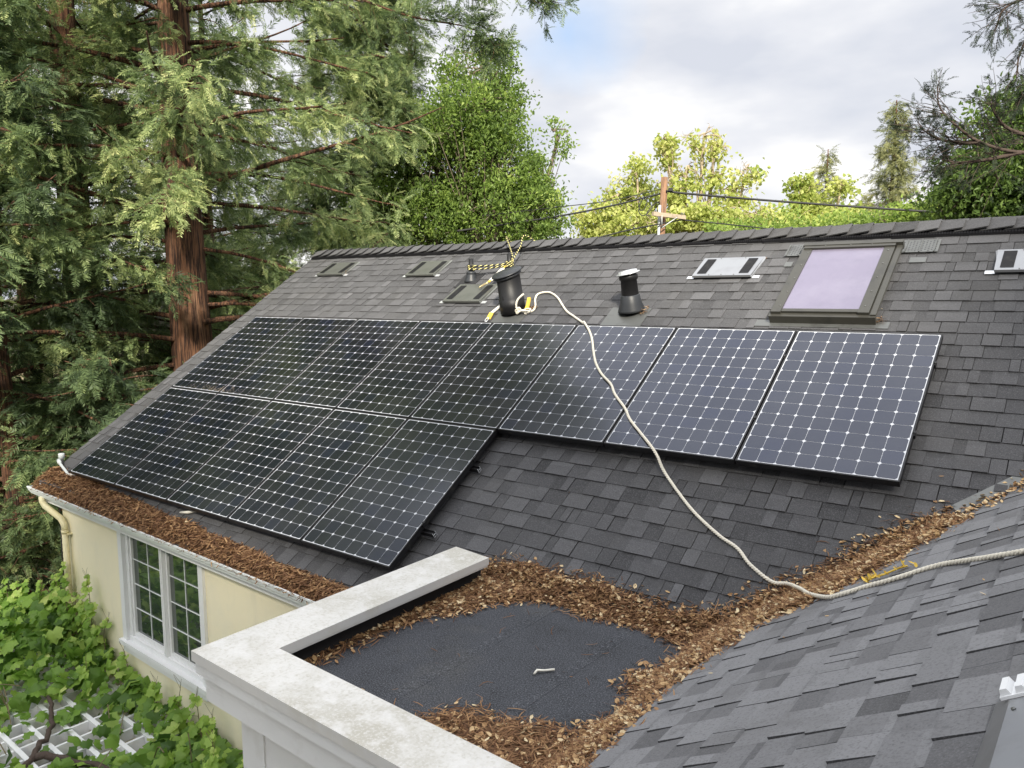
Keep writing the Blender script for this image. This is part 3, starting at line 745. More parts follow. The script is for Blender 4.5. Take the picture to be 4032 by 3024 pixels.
b = MB(); plate(b, 4.03, 4.42, 3.22, 3.52); b.build('flashing_plate', M['flashing'], t, origin=o_)
b = MB(); b.box((4.10, 3.30, 0), (4.112, 3.306, .05), F=lambda a: np.asarray(a) - [4.1, 3.3, 0] + base + ax*.14 + np.array([-.02, -.142, 0])); b.build('latch', M['flue_black'], t, origin=o_)

t = empty('flue_vent', rp(5.64, 3.50, WR).tolist(), 'slim black flue with a silver disc cap standing on a flared grey collar', 'flue')
o_ = t.location; base = rp(5.655, 3.49, WR-.02); ax = np.array([-.04, -.16, 1.]); ax /= np.linalg.norm(ax)
b = MB(); b.lathe(base, ax, [(.088, 0), (.086, .15), (.080, .34), (.092, .345), (.092, .385), (.075, .40)], 32); b.build('pipe', M['flue_black'], t, origin=o_)
b = MB(); nrm_ = rp(0, 0, 1); cax = nrm_*.35 + np.array([-.02, 0, .65])
b.lathe(base, cax, [(.135, .03), (.132, .05), (.108, .11), (.093, .19), (.088, .195)], 32); b.build('collar', M['flue_cap'], t, origin=o_)
b = MB(); ax2 = np.array([-.14, -.22, 1.])
b.lathe(base+ax*.40, ax2, [(.06, 0), (.118, .002), (.120, .010), (.094, .014), (.092, .030), (.0, .036)], 32); b.build('cap', M['silver'], t, origin=o_)
b = MB(); plate(b, 5.42, 5.86, 3.20, 3.55); b.build('flashing_plate', M['flashing'], t, origin=o_)

for (u, v, lb, hh) in ((3.13, 4.13, 'left of the two thin black vent pipes tied together by striped cord', .26), (3.63, 4.28, 'thin black vent pipe behind the big flue, striped cord knotted round it', .225)):
    t = empty('vent_pipe', rp(u, v, WR).tolist(), lb, 'vent pipe', 'plumbing vent pipes on the roof'); o_ = t.location; base = rp(u, v, WR)
    b = MB(); b.lathe(base, (0, 0, 1), [(.030, -.05), (.030, hh), (.024, hh), (.024, hh-.06)], 20); b.build('pipe', M['flue_black'], t, origin=o_)
    b = MB(); b.lathe(base, (0, 0, 1), [(.088, -.03), (.084, -.01), (.060, .06 if hh > .24 else .02), (.058, .075 if hh > .24 else .03), (.064, .08 if hh > .24 else .036), (.052, .10 if hh > .24 else .055), (.034, .108 if hh > .24 else .06)], 24); b.build('boot', M['flue_cap'], t, origin=o_)
    b = MB(); plate(b, u-.15, u+.15, v-.19, v+.12); b.build('flashing_plate', M['black_roofing'], t, origin=o_)

# ================================================================== ROPES
def catmull(P, n=8):
    P = np.asarray(P, float); P = np.vstack([2*P[0]-P[1], P, 2*P[-1]-P[-2]]); out = []
    for i in range(1, len(P)-2):
        for t in np.linspace(0, 1, n, endpoint=False):
            a, b_, c, d_ = P[i-1:i+3]
            out.append(.5*((2*b_) + (-a+c)*t + (2*a-5*b_+4*c-d_)*t*t + (-a+3*b_-3*c+d_)*t**3))
    out.append(P[-2]); return np.array(out)
def resample(P, step):
    d_ = np.r_[0, np.cumsum(np.linalg.norm(np.diff(P, axis=0), axis=1))]; n = max(2, int(d_[-1]/step)); s = np.linspace(0, d_[-1], n)
    return np.stack([np.interp(s, d_, P[:, i]) for i in range(3)], 1), s
def twisted(b, path, r, pitch, strands=3, step=.01, seg=6, mi=0, striped=False):
    P, s = resample(path, step); T = np.gradient(P, axis=0); T /= np.linalg.norm(T, axis=1, keepdims=True)
    up = np.array([0, 0, 1.]); u = np.cross(T, up); u /= (np.linalg.norm(u, axis=1, keepdims=True)+1e-9); w = np.cross(u, T)
    for k in range(strands):
        a = s/pitch*2*np.pi + k*2*np.pi/strands
        b.tube(P + r*.52*(np.cos(a)[:, None]*u + np.sin(a)[:, None]*w), r*.56, seg, mi,
               tint=([1.0 if k == 0 else 0.0]*len(P)) if striped else .5)
W1 = WR+.020
rope = [[4.382, 2.903, 2.011], [4.356, 2.883, 1.985], [4.332, 2.865, 1.952], [4.319, 2.855, 1.911], [4.319, 2.855, 1.87], [4.334, 2.867, 1.837], [4.361, 2.887, 1.829], [4.40, 2.90, 1.812]]
rope += [rp(4.41, 3.41, W1), rp(4.47, 3.47, W1), rp(4.455, 3.55, W1), rp(4.375, 3.68, W1), rp(4.35, 3.78, W1), rp(4.42, 3.82, W1), rp(4.52, 3.805, W1), rp(4.66, 3.71, W1), rp(4.77, 3.60, W1), rp(4.91, 3.465, W1), rp(5.04, 3.38, W1), rp(5.20, 3.27, W1+.01), rp(5.30, 3.18, -.06)]
rope += [rp(u, v, .013) for u, v in [(5.349, 3.114), (5.476, 2.98), (5.58, 2.842), (5.687, 2.665), (5.799, 2.497), (5.933, 2.353), (6.082, 2.232), (6.18, 2.111), (6.348, 1.954), (6.449, 1.834), (6.601, 1.70), (6.74, 1.58)]]
rope += [rp(6.822, 1.508, -.02), rp(6.90, 1.42, -.08)]
rope += [rp(u, v, W1) for u, v in [(7.084, 1.254), (7.264, 1.104), (7.482, 0.962), (7.627, 0.891), (7.743, 0.788), (7.905, 0.698)]]
rope += [[8.014, .60, .32], [8.13, .46, .36], [8.221, .313, .40]]
rope += [[a, c, nearZ(a, c)+.022] for a, c in [(8.349, .165), (8.433, .125), (8.549, .113), (8.666, .081), (8.764, .079), (8.869, .057), (8.977, -.027), (9.084, -.113), (9.15, -.161), (9.196, -.193), (9.30, -.23), (9.5, -.30), (9.8, -.35), (10.3, -.30), (10.8, -.38), (11.4, -.30), (11.85, -.34)]]
b = MB(); twisted(b, catmull(rope, 6), .0115, .062)
P0 = np.array([4.352, 2.875, 1.832])
for k in range(3):
    a = np.linspace(0, 2*np.pi, 14); c = P0 + np.array([-.03+.012*k, -.01, .01*k-.01])
    b.tube(np.stack([c[0]+.02*np.cos(a), c[1]+.008*np.sin(2*a+k), c[2]+.024*np.sin(a)], 1), .009, 6)
rp_o = b.build('rope', M['rope_white'])
tag(rp_o, 'long white twisted rope running from the big flue across the panels and the near roof', 'rope')
# lower end snap hook on the white rope
t = empty('rope_snap_hook', P0.tolist(), 'pale snap hook knotted to the white rope at the big flue', 'snap hook')
def ovring(c, ux, uy, a_, b_, r, mt, nm, n=22):
    b = MB(); an = np.linspace(0, 2*np.pi, n); P = np.array([np.asarray(c)+ux*a_*math.cos(q)+uy*b_*math.sin(q) for q in an]); b.tube(P, r, 8, cap=False); return b.build(nm, mt, t, origin=t.location)
ex = rp(1, 0, 0); ey = rp(0, 1, 0); ez = rp(0, 0, 1)
ovring(P0+ex*.09+ey*.02, ex, ey, .04, .022, .007, M['webbing'], 'hook')
b = MB(); b.tube([P0, P0+ex*.06+ey*.005], .013, 8); b.build('swivel', M['webbing'], t, origin=t.location)
# yellow strap by the flue, right side
_yo = np.array([4.375, 2.935, 1.84])
t = empty('yellow_strap', rp(4.36, 3.5, WR).tolist(), 'crumpled yellow strap wedged against the right side of the big flue', 'strap')
b = MB()
pts = [(4.385, 3.44, .05), (4.39, 3.49, .08), (4.375, 3.55, .10), (4.35, 3.60, .10)]
for i in range(3):
    a, c = pts[i], pts[i+1]
    b.hexa(np.array([rp(a[0], a[1], WR+a[2]-.02), rp(a[0]+.045, a[1], WR+a[2]-.015), rp(c[0]+.045, c[1], WR+c[2]-.015), rp(c[0], c[1], WR+c[2]-.02),
                     rp(a[0], a[1], WR+a[2]), rp(a[0]+.045, a[1], WR+a[2]+.006), rp(c[0]+.045, c[1], WR+c[2]+.006), rp(c[0], c[1], WR+c[2])]))
b.build('webbing', M['yellow'], t, origin=t.location)
# striped cord
s1 = rp(3.13, 4.13, WR); s2 = rp(3.63, 4.28, WR); b = MB()
def coil(c, r, z0, z1, turns):
    a = np.linspace(0, 2*np.pi*turns, int(26*turns)); return np.stack([c[0]+r*np.cos(a), c[1]+r*np.sin(a), c[2]+z0+(z1-z0)*a/a[-1]], 1)
twisted(b, coil(s1, .041, .120, .175, 3), .009, .05, 3, .008, 5, striped=True)
twisted(b, coil(s2, .043, .062, .130, 4), .010, .05, 3, .008, 5, striped=True)
for (za, zb, dy) in ((.170, .105, -.040), (.125, .085, -.042)):
    A_ = s1+[0, dy, za]; B_ = s2+[0, dy, zb-.0]; m_ = (A_+B_)/2 - [0, 0, .010]
    twisted(b, catmull([A_, m_, B_], 20), .0095, .075, 3, .008, 5, striped=True)
rg1 = np.array([3.27, 4.06, 2.72]); rg2 = np.array([3.56, 4.08, 2.73])
twisted(b, catmull([s2+[.04, 0, .10], s2+[.035, .01, .20], (s2+[.03, 0, .2]+rg1)/2+[0, 0, .01], rg1, rg1+[0, .4, -.3]], 20), .009, .05, 3, .008, 5, striped=True)
twisted(b, catmull([s2+[.04, 0, .10], s2+[.05, .02, .17], (s2+[.05, .02, .17]+rg2)/2+[0, 0, .0], rg2, rg2+[.2, .4, -.3]], 20), .009, .05, 3, .008, 5, striped=True)
tag(b.build('striped_cord', M['rope_dark']), 'black and yellow striped cord lashed between the two vent pipes and over the ridge', 'cord')
# safety lanyard with white sleeve and hook
t = empty('safety_lanyard', rp(3.5, 4.0, WR).tolist(), 'lanyard in a white sleeve with a brass snap hook hanging from the striped cord', 'lanyard')
A_ = np.array([3.662, 3.465, 2.31]); B_ = np.array([3.595, 3.306, 2.168])
b = MB(); dlt = (B_-A_); side = np.cross(dlt, [0, 0, 1.]); side /= np.linalg.norm(side); upv = np.cross(side, dlt); upv /= np.linalg.norm(upv)
P_ = [A_+side*.034*i+upv*.009*j for j in (-1, 1) for i in (-1, 1)]; Q_ = [B_+side*.030*i+upv*.008*j for j in (-1, 1) for i in (-1, 1)]
b.hexa(np.array([P_[0], P_[1], Q_[1], Q_[0], P_[2], P_[3], Q_[3], Q_[2]])); b.build('sleeve', M['webbing'], t, origin=t.location)
dn = dlt/np.linalg.norm(dlt)
build_each([lambda b: b.tube([s2+[-.02, -.05, .08], (s2+[-.02, -.05, .08]+A_)/2, A_], .009, 8), lambda b: b.tube([B_, B_+dn*.03], .014, 8)], 'strap_end', M['yellow'], t, t.location)
dh = np.array([3.483, 3.236, 2.085])-B_; lh = np.linalg.norm(dh); dh /= lh; ovring(B_+dh*(lh*.58), dh, side, lh*.42, .020, .0075, M['brass'], 'hook'); ovring(B_+dh*(lh*.20), dh, side, lh*.16, .012, .010, M['brass'], 'gate')
t = empty('lanyard_strap', rp(4.03, 3.40, WR).tolist(), 'worn pale strap with a metal hook lying left of the foot of the big flue', 'strap')
A_ = np.array([3.985, 3.06, 1.915]); M_ = np.array([3.944, 2.894, 1.809]); B_ = np.array([3.975, 2.80, 1.748])
b = MB()
for (p_, q_, mi_) in ((A_, M_, 0), (M_, B_, 1)):
    d_ = q_-p_; sd_ = np.cross(d_, [0, 0, 1.]); sd_ /= np.linalg.norm(sd_); sd_ = sd_*1.3
    b.hexa(np.array([p_-sd_*.02-[0, 0, .012], p_+sd_*.02-[0, 0, .012], q_+sd_*.02-[0, 0, .012], q_-sd_*.02-[0, 0, .012], p_-sd_*.02, p_+sd_*.02, q_+sd_*.02, q_-sd_*.02]), mi_)
b.build('webbing', [M['webbing'], M['yellow']], t, origin=t.location)
ovring(B_+rp(-.005, -.03, .0), rp(.2, -1, 0)/1.02, ex, .038, .018, .006, M['silver'], 'hook')

# ================================================================== LITTER
def inpoly(P, poly):
    x, y = P[:, 0], P[:, 1]; c = np.zeros(len(P), bool); poly = np.asarray(poly); j = len(poly)-1
    for i in range(len(poly)):
        xi, yi = poly[i]; xj, yj = poly[j]
        c ^= ((yi > y) != (yj > y)) & (x < (xj-xi)*(y-yi)/(yj-yi+1e-12)+xi); j = i
    return c
def edgedist(P, poly):
    d = np.full(len(P), 9.); poly = np.asarray(poly)
    for i in range(len(poly)):
        a, b_ = poly[i-1], poly[i]; ab = b_-a; t = np.clip(((P-a)@ab)/(ab@ab+1e-12), 0, 1); d = np.minimum(d, np.linalg.norm(P-(a+t[:, None]*ab), axis=1))
    return d
def sample(poly, n, jitter=.0):
    poly = np.asarray(poly); lo, hi_ = poly.min(0)-.03, poly.max(0)+.03; out = []
    while sum(map(len, out)) < n:
        q = rng.uniform(lo, hi_, (n*3, 2)); out.append(q[inpoly(q + rng.normal(0, jitter, q.shape), poly)])
    return np.concatenate(out)[:n]
def rotmats(n, flat=.35):
    yaw = rng.uniform(0, 2*np.pi, n); pitch = rng.normal(0, flat, n); roll = rng.normal(0, flat, n)
    cy, sy, cp, sp_, cr, sr = np.cos(yaw), np.sin(yaw), np.cos(pitch), np.sin(pitch), np.cos(roll), np.sin(roll)
    R = np.empty((n, 3, 3))
    R[:, 0, 0] = cy*cp; R[:, 0, 1] = cy*sp_*sr-sy*cr; R[:, 0, 2] = cy*sp_*cr+sy*sr
    R[:, 1, 0] = sy*cp; R[:, 1, 1] = sy*sp_*sr+cy*cr; R[:, 1, 2] = sy*sp_*cr-cy*sr
    R[:, 2, 0] = -sp_; R[:, 2, 1] = cp*sr; R[:, 2, 2] = cp*cr
    return R
def needle_quads(P, ln, wd, tlo, thi, flat=.3):
    """bent strips: 3 quads per needle"""
    n = len(P); R = rotmats(n, flat); l = rng.uniform(.5, 1, n)*ln; w = rng.uniform(.6, 1.2, n)*wd; c = rng.normal(0, .28, n)
    xs = np.array([-.5, -.17, .17, .5]); V = np.zeros((n, 4, 2, 3))
    for k in range(4):
        for s_ in (0, 1):
            V[:, k, s_, 0] = xs[k]*l; V[:, k, s_, 1] = (s_-.5)*w*(1 if k in (1, 2) else .5) + c*l*(xs[k]**2)*2; V[:, k, s_, 2] = (.25-xs[k]**2)*l*.25
    V = np.einsum('nij,nksj->nksi', R, V) + P[:, None, None, :]
    Q = np.stack([V[:, :3, 0], V[:, :3, 1], V[:, 1:, 1], V[:, 1:, 0]], 2).reshape(-1, 4, 3)
    return Q, np.repeat(rng.uniform(tlo, thi, n), 3)
def leaf_quads(P, ln, wd, tlo, thi, flat=.35):
    """curled oval leaf: 4 quads (two each side of midrib)"""
    n = len(P); R = rotmats(n, flat); l = rng.uniform(.4, 1.15, n)*ln; w = rng.uniform(.5, 1.2, n)*wd; cv = rng.uniform(-.1, .6, n)
    out = []
    prof = [(-.5, .0), (-.2, .46), (.18, .5), (.5, .0)]
    for s_ in (-1, 1):
        for k in range(3):
            q = np.zeros((n, 4, 3))
            for j, (x_, y_) in enumerate(((prof[k][0], 0), (prof[k+1][0], 0), (prof[k+1][0], prof[k+1][1]), (prof[k][0], prof[k][1]))):
                q[:, j, 0] = x_*l; q[:, j, 1] = s_*y_*w; q[:, j, 2] = cv*w*abs(y_)*1.0 + cv*l*x_*x_*.8
            out.append(q)
    V = np.stack(out, 1)
    V = np.einsum('nij,nqkj->nqki', R, V) + P[:, None, None, :]
    return V.reshape(-1, 4, 3), np.repeat(rng.uniform(tlo, thi, n), 6)
def mound(b, poly, hfun, hmax, step=.03, base=.0, fall=.07):
    poly = np.asarray(poly); lo, hi_ = poly.min(0), poly.max(0)
    xs = np.arange(lo[0], hi_[0]+step, step); ys = np.arange(lo[1], hi_[1]+step, step)
    X, Y = np.meshgrid(xs, ys, indexing='ij'); P = np.stack([X.ravel(), Y.ravel()], 1)
    ins = inpoly(P, poly); d = edgedist(P, poly)*np.where(ins, 1, -1)
    hz = np.clip(d/fall, -.3, 1)*hmax*(.75+.5*rng.random(len(P)))-.004
    Z = hfun(P[:, 0], P[:, 1]) + hz
    V = np.stack([P[:, 0], P[:, 1], Z], 1); ny = len(ys); F = []
    okm = (d > -.015)
    for i in range(len(xs)-1):
        for j in range(ny-1):
            q = (i*ny+j, (i+1)*ny+j, (i+1)*ny+j+1, i*ny+j+1)
            if all(okm[k_] for k_ in q): F.append(q)
    b.add(V, F, 0, .5, True)
def litter(name, specs, label, nsz=(.10, .0062, .05, .60)):
    """specs: (poly, hfun, hmax, n_needles, n_leaves, jitter)"""
    Qs, Ts = [], []; bedb = MB()
    for poly, hf, hm, nn_, nl, jit in specs:
        if hm > .01: mound(bedb, poly, hf, hm*.8, fall=.06)
        for n_, kind in ((nn_, 0), (nl, 1)):
            if n_ <= 0: continue
            p = sample(poly, n_, jit); ins = inpoly(p, np.asarray(poly)); d = np.where(ins, edgedist(p, poly), 0)
            z = hf(p[:, 0], p[:, 1]) + .008 + np.clip(d/.06, 0, 1)*hm*rng.uniform(.6, 1.2, n_) + (.004 if kind else 0)
            P = np.stack([p[:, 0], p[:, 1], z], 1)
            Q, T = needle_quads(P, *nsz) if kind == 0 else leaf_quads(P, .042, .022, .50, 1.0)
            Qs.append(Q); Ts.append(T)
    o = quads_obj(name, np.concatenate(Qs), np.concatenate(Ts), M['litter'])
    tag(o, label, 'leaf litter', kind='stuff')
    if bedb.n:
        k = bedb.build('litter_bed', M['litter_bed'], o)
    return o
flat = lambda x, y: np.maximum(0.0, np.maximum(roofZ(x, y), np.where(x > XN, nearZ(x, y), -9)))
capside = [(5.99, -1.52), (5.99, .30), (6.36, .0), (6.26, -.29), (6.14, -.45), (6.09, -.7), (6.05, -.95), (6.07, -1.15), (6.05, -1.5)]
mainp = [(5.90, .34), (6.291, .42), (6.625, .386), (6.83, .408), (7.156, .378), (7.393, .353), (7.69, .422), (7.876, .303), (7.851, .029), (7.604, .18), (7.498, .10), (7.347, .18), (7.129, .18), (6.962, .13), (6.712, .17), (6.55, .16), (6.341, -.05), (5.946, .1)]
right = [(7.645, .262), (7.704, .389), (8.00, .093), (7.92, -.276), (7.86, -.555), (7.85, -.791), (7.86, -1.036), (7.85, -1.241), (7.86, -1.435), (7.86, -1.7), (7.52, -1.7), (7.62, -1.3), (7.62, -1.12), (7.56, -.97), (7.68, -.9), (7.66, -.646), (7.50, -.37), (7.62, -.247), (7.66, -.034)]
bottom = [(6.90, -1.62), (6.93, -1.30), (7.037, -1.17), (7.159, -1.14), (7.344, -1.09), (7.457, -1.03), (7.60, -1.062), (7.75, -1.12), (7.85, -1.45), (7.85, -1.7), (6.9, -1.7)]
valley = [(7.69, .44), (7.883, .60), (8.102, .76), (8.304, .98), (8.514, 1.17), (8.74, 1.33), (8.86, 1.09), (8.70, .80), (8.53, .50), (8.36, .27), (8.12, .16), (7.95, .05), (7.84, .1)]
valley2 = [(8.73, 1.30), (9.072, 1.60), (9.8, 2.25), (9.86, 2.16), (9.15, 1.45), (8.86, 1.10)]
litter('leaf_litter', [(capside, flat, .018, 1400, 480, .045), (mainp, flat, .026, 3900, 1150, .045), (right, flat, .020, 2500, 1250, .05), (bottom, flat, .014, 2000, 330, .06),
                       (valley, flat, .024, 3800, 1800, .045), (valley2, flat, .01, 60, 300, .03)],
       'brown needles and tan dry leaves drifted around the small flat roof and up the valley')
def gutH(x, y):
    yl = A0[1] + (x-A0[0])*math.tan(SK); d = y - yl
    return np.where(d < .125, -.312 + np.clip((d-.01)/.115, 0, 1)*(roofZ(x, yl+.125)+.312), roofZ(x, y))
gtop = [(-.72, .0), (-.66, .07), (-.55, .16), (-.44, .10), (-.2, .10), (.077, .118), (.4, .10), (.849, .055), (1.2, .055), (1.501, .039), (1.9, .01), (2.212, -.003), (2.6, -.0), (2.9, -.036), (3.451, -.05), (3.8, -.06), (4.043, -.094), (4.535, -.10), (4.888, -.096), (5.3, -.15), (5.75, -.14)]
gbot = [(x_, A0[1]+(x_-A0[0])*math.tan(SK)+.024) for x_ in (5.75, 4, 2, 0, -.85)]
gpoly = gtop + gbot
litter('gutter_litter', [(gpoly, gutH, .045, 8200, 110, .012)], 'thick matted brown redwood needles filling the gutter and heaped on the eave', (.125, .0115, .0, .66))
# loose bits on the roof
def loose(name, pts, ln, wd, t0, t1, kind, label):
    P = np.array(pts, float)
    Q, T = (leaf_quads if kind else needle_quads)(P, ln, wd, t0, t1)
    return tag(quads_obj(name, Q, T, M['litter']), label, 'leaf litter', kind='stuff')
Ls = []
for (cxx, cyy, n_) in ((7.95, 3.395, 26), (5.80, 3.48, 34), (4.44, 3.52, 60), (.60, 4.38, 30)):
    for k in range(n_):
        q = rp(cxx+random.gauss(0, .022), cyy+random.gauss(0, .035), WR+.012+random.random()*.03); Ls.append(q)
loose('litter_tufts', Ls, .05, .006, .3, .7, 0, 'small tufts of brown needles caught beside the flues, vents and skylight')
Lp = []
for (a, c) in ((6.03, -.52), (6.22, -.50), (6.28, -.55), (6.24, -.45), (7.587, .02), (6.5, -1.35), (7.28, -.60), (8.45, -.2), (8.3, -.35), (8.05, -.6), (8.6, -.1)):
    Lp.append([a, c, float(flat(np.array(a), np.array(c)))+.012])
for k in range(24):
    a, c = random.uniform(8.0, 9.3), random.uniform(-1.6, .8); Lp.append([a, c, nearZ(a, c)+.012]) if c < .2+(a-XN)*.9 and random.random() < .25 else None
for k in range(40):
    q = rp(random.uniform(5.4, 8.9), random.uniform(.6, 4.6), WR+.014)
    if random.random() < .3: Lp.append(q.tolist())
loose('scattered_leaves', Lp, .030, .014, .3, 1.0, 1, 'single dry leaves scattered over the flat roof and the shingles')
Lp = [[random.uniform(6.1, 7.6), random.uniform(-1.4, .15), .006] for k in range(26)]
loose('scattered_needles', Lp, .09, .004, .1, .5, 0, 'single brown needles scattered over the flat roof')
b = MB(); b.tube([[7.105, -.69, .012], [7.10, -.655, .016], [7.13, -.63, .014], [7.165, -.585, .012]], [.006, .008, .006, .007], 6)
tag(b.build('twig', M['webbing']), 'small pale bent twig lying in the middle of the dark flat roof', 'twig')
b = MB(); b.tube([rp(2.30, -.02, WR+.02), rp(2.42, -.0, WR+.03), rp(2.56, .06, WR+.02)], [.010, .016, .005], 6)
tag(b.build('bark_strip', M['webbing']), 'pale strip of bark on the shingles above the gutter litter', 'bark')
b = MB(); P = [(8.52, .20), (8.56, .23), (8.60, .22), (8.66, .25), (8.70, .24)]
b.tube([[a, c, nearZ(a, c)+.03] for a, c in P], .005, 5)
lf = leaf_quads(np.array([[a+random.gauss(0, .02), c+random.gauss(0, .02), nearZ(a, c)+.04] for a, c in P*5]), .05, .016, 0, 1, .6)[0]
b.add(lf.reshape(-1, 3), [tuple(range(i*4, i*4+4)) for i in range(len(lf))])
tag(b.build('dry_sprig', M['yellow']), 'dry yellowish leafy sprig beside the white rope on the near roof', 'sprig')

# ================================================================== TREES
def fwd_xy(px, dist, py=800):
    """ground position seen at picture column px (0..4032), row py, at a horizontal distance"""
    d = R_FWD + R_RIGHT*((px-2016)/3059.14) + R_DOWN*((py-1512)/3059.14); d = d[:2]/np.linalg.norm(d[:2]); return CAM[:2] + d*dist
FR = []   # frond template quads (k,4,3), axis +x, unit length
def frond_template(seed, k=11):
    r = np.random.default_rng(seed); out = []
    for i in range(k):
        x = .12 + .85*i/(k-1); l = .40*(1-.62*x)*r.uniform(.75, 1.15)
        for s_ in (-1, 1):
            a = math.radians(r.uniform(38, 62))*s_; dz = r.uniform(-.45, .05)
            d = np.array([math.cos(a), math.sin(a), dz]); d /= np.linalg.norm(d); o = np.array([x, 0, -.25*x*x])
            wv = np.cross(d, [0, 0, 1.]); wv /= np.linalg.norm(wv); wv = wv*math.cos(r.uniform(-.8, .8)) + np.array([0, 0, 1.])*r.uniform(-.6, .6)
            w = .030
            out.append([o, o+d*l*.45+wv*w, o+d*l, o+d*l*.45-wv*w])
    out.append([[0, .0, 0], [.6, .012, -.08], [1.12, 0, -.30], [.6, -.012, -.10]])
    return np.array(out)
FTS = [frond_template(s_) for s_ in range(5)]
def place_fronds(P, D, sc, tint, spread=.25):
    """P (n,3) origins, D (n,3) directions"""
    n = len(P); D = D/np.linalg.norm(D, axis=1, keepdims=True)
    up = np.array([0, 0, 1.]) + rng.normal(0, .45, (n, 3)); Yv = np.cross(up, D); Yv /= np.linalg.norm(Yv, axis=1, keepdims=True); Zv = np.cross(D, Yv)
    R = np.stack([D, Yv, Zv], 2); Qs, Ts = [], []; which = rng.integers(0, len(FTS), n)
    for w in range(len(FTS)):
        k = which == w
        if not k.any(): continue
        Q = np.einsum('nij,qkj->nqki', R[k], FTS[w])*sc[k][:, None, None, None] + P[k][:, None, None, :]
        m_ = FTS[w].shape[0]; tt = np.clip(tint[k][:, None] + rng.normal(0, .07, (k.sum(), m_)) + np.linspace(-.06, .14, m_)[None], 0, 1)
        Qs.append(Q.reshape(-1, 4, 3)); Ts.append(tt.ravel())
    return np.concatenate(Qs), np.concatenate(Ts)
def redwood(base, Hh, rad, name, label, nb=90, L0=5.5, fscale=.42, dens=1.0, zlow=.5, mats=None, group=None, lean=(0, 0), tintb=.42, azr=None, seed=0, top_taper=.95, trunk_r=None, cone=.62, rise0=0.0, bark=None, limb=1.0, clear=None):
    global rng
    rng = np.random.default_rng(seed+100)
    mats = mats or M['needle']
    base = np.array([base[0], base[1], GZ]); t = empty(name, base.tolist(), label, 'tree', group)
    tb_ = MB(); nz = 14
    zz = np.linspace(0, Hh, nz); r_ = (trunk_r or rad)*(1-zz/Hh*top_taper)**.9*(1 if cone < .8 else .6) + .008; r_[0] *= 1.35
    path = np.stack([base[0]+lean[0]*zz+.04*np.sin(zz*.5), base[1]+lean[1]*zz+.04*np.cos(zz*.4), base[2]+zz], 1)
    tb_.tube(path, r_, 20)
    # bark flutes
    Ps, Ds, Ss, Tt = [], [], [], []
    for i in range(nb):
        h = zlow + (Hh-zlow)*((i+rng.random())/nb)**.95
        fr = h/Hh
        L = L0*(1-fr)**cone*rng.uniform(.55, 1.12) + (.4 if cone < .8 else .12)
        az = rng.uniform(0, 2*np.pi) if azr is None else rng.uniform(*azr)
        if clear is not None and not any(c0_ < h < c1_ for c0_, c1_ in clear):
            tc_ = math.atan2(CAM[1]-base[1], CAM[0]-base[0]); dz_ = (az-tc_+math.pi) % (2*math.pi)-math.pi
            if abs(dz_) < .75: az = tc_ + math.copysign(rng.uniform(.8, 1.5), dz_)
        elif clear is not None and len(clear) == 2 and rng.random() < .5:
            az = math.atan2(CAM[1]-base[1], CAM[0]-base[0]) + rng.uniform(-.6, .6)
        rise = rng.uniform(-.12, .30) + .25*fr + rise0; droop = rng.uniform(.25, .6)
        o = np.array([np.interp(h, zz, path[:, 0]), np.interp(h, zz, path[:, 1]), base[2]+h]); d = np.array([math.cos(az), math.sin(az)])
        s_ = np.linspace(0, 1, 9); wob = rng.normal(0, .06*L)
        bp = np.stack([o[0]+d[0]*L*s_-d[1]*wob*s_**2, o[1]+d[1]*L*s_+d[0]*wob*s_**2, o[2]+L*(rise*s_-droop*s_**2*.8+.12*s_**4)], 1)
        br = ((.010+.009*L)*(1-s_*.9)+.005)*limb
        tb_.tube(bp, br, 6)
        nf = int(dens*(L*24+5))
        sN = rng.uniform(.12, 1.0, nf)**.8
        B = np.stack([np.interp(sN, s_, bp[:, k]) for k in range(3)], 1)
        tw = rng.integers(0, max(3, int(L*2.6)), nf)                  # side twigs gather the fronds
        twr = np.random.default_rng(i+seed*1000); ts = twr.uniform(.15, 1.0, 64); ta = twr.choice([-1, 1], 64)*twr.uniform(.5, 1.25, 64); tl = twr.uniform(.35, 1.0, 64)*(.28+.16*L)
        st = ts[tw]; B = np.stack([np.interp(st, s_, bp[:, k]) for k in range(3)], 1)
        along = rng.uniform(.0, 1.0, nf); ang = az + ta[tw]*(1-.35*st)
        dl = np.stack([np.cos(ang), np.sin(ang), np.full(nf, 0.)], 1)
        lat = (along*tl[tw]*(1-.45*st))[:, None]
        P = B + dl*lat + np.stack([rng.normal(0, .10, nf), rng.normal(0, .10, nf), -along**2*.32*tl[tw]+rng.normal(-.05, .13, nf)], 1)
        D = dl + rng.normal(0, .62, (nf, 3)); D[:, 2] -= rng.uniform(-.2, 1.0, nf)
        Ps.append(P); Ds.append(D); Ss.append(rng.uniform(.65, 1.2, nf)*fscale)
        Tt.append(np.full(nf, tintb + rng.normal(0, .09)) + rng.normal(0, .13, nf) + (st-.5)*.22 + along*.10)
        if L > 1.2:
            for k_ in range(min(len(ts), int(L*2.6))):
                q0 = np.array([np.interp(ts[k_], s_, bp[:, j_]) for j_ in range(3)]); a_ = az+ta[k_]*(1-.35*ts[k_]); l_ = tl[k_]*(1-.45*ts[k_])
                tb_.tube([q0, q0+[math.cos(a_)*l_*.5, math.sin(a_)*l_*.5, -.05*l_], q0+[math.cos(a_)*l_, math.sin(a_)*l_, -.32*l_]], [.014, .010, .004], 4, cap=False)
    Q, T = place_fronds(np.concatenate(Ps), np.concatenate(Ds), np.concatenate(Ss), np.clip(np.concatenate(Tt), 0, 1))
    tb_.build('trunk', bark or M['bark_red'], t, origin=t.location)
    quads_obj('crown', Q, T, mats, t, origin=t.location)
    return t
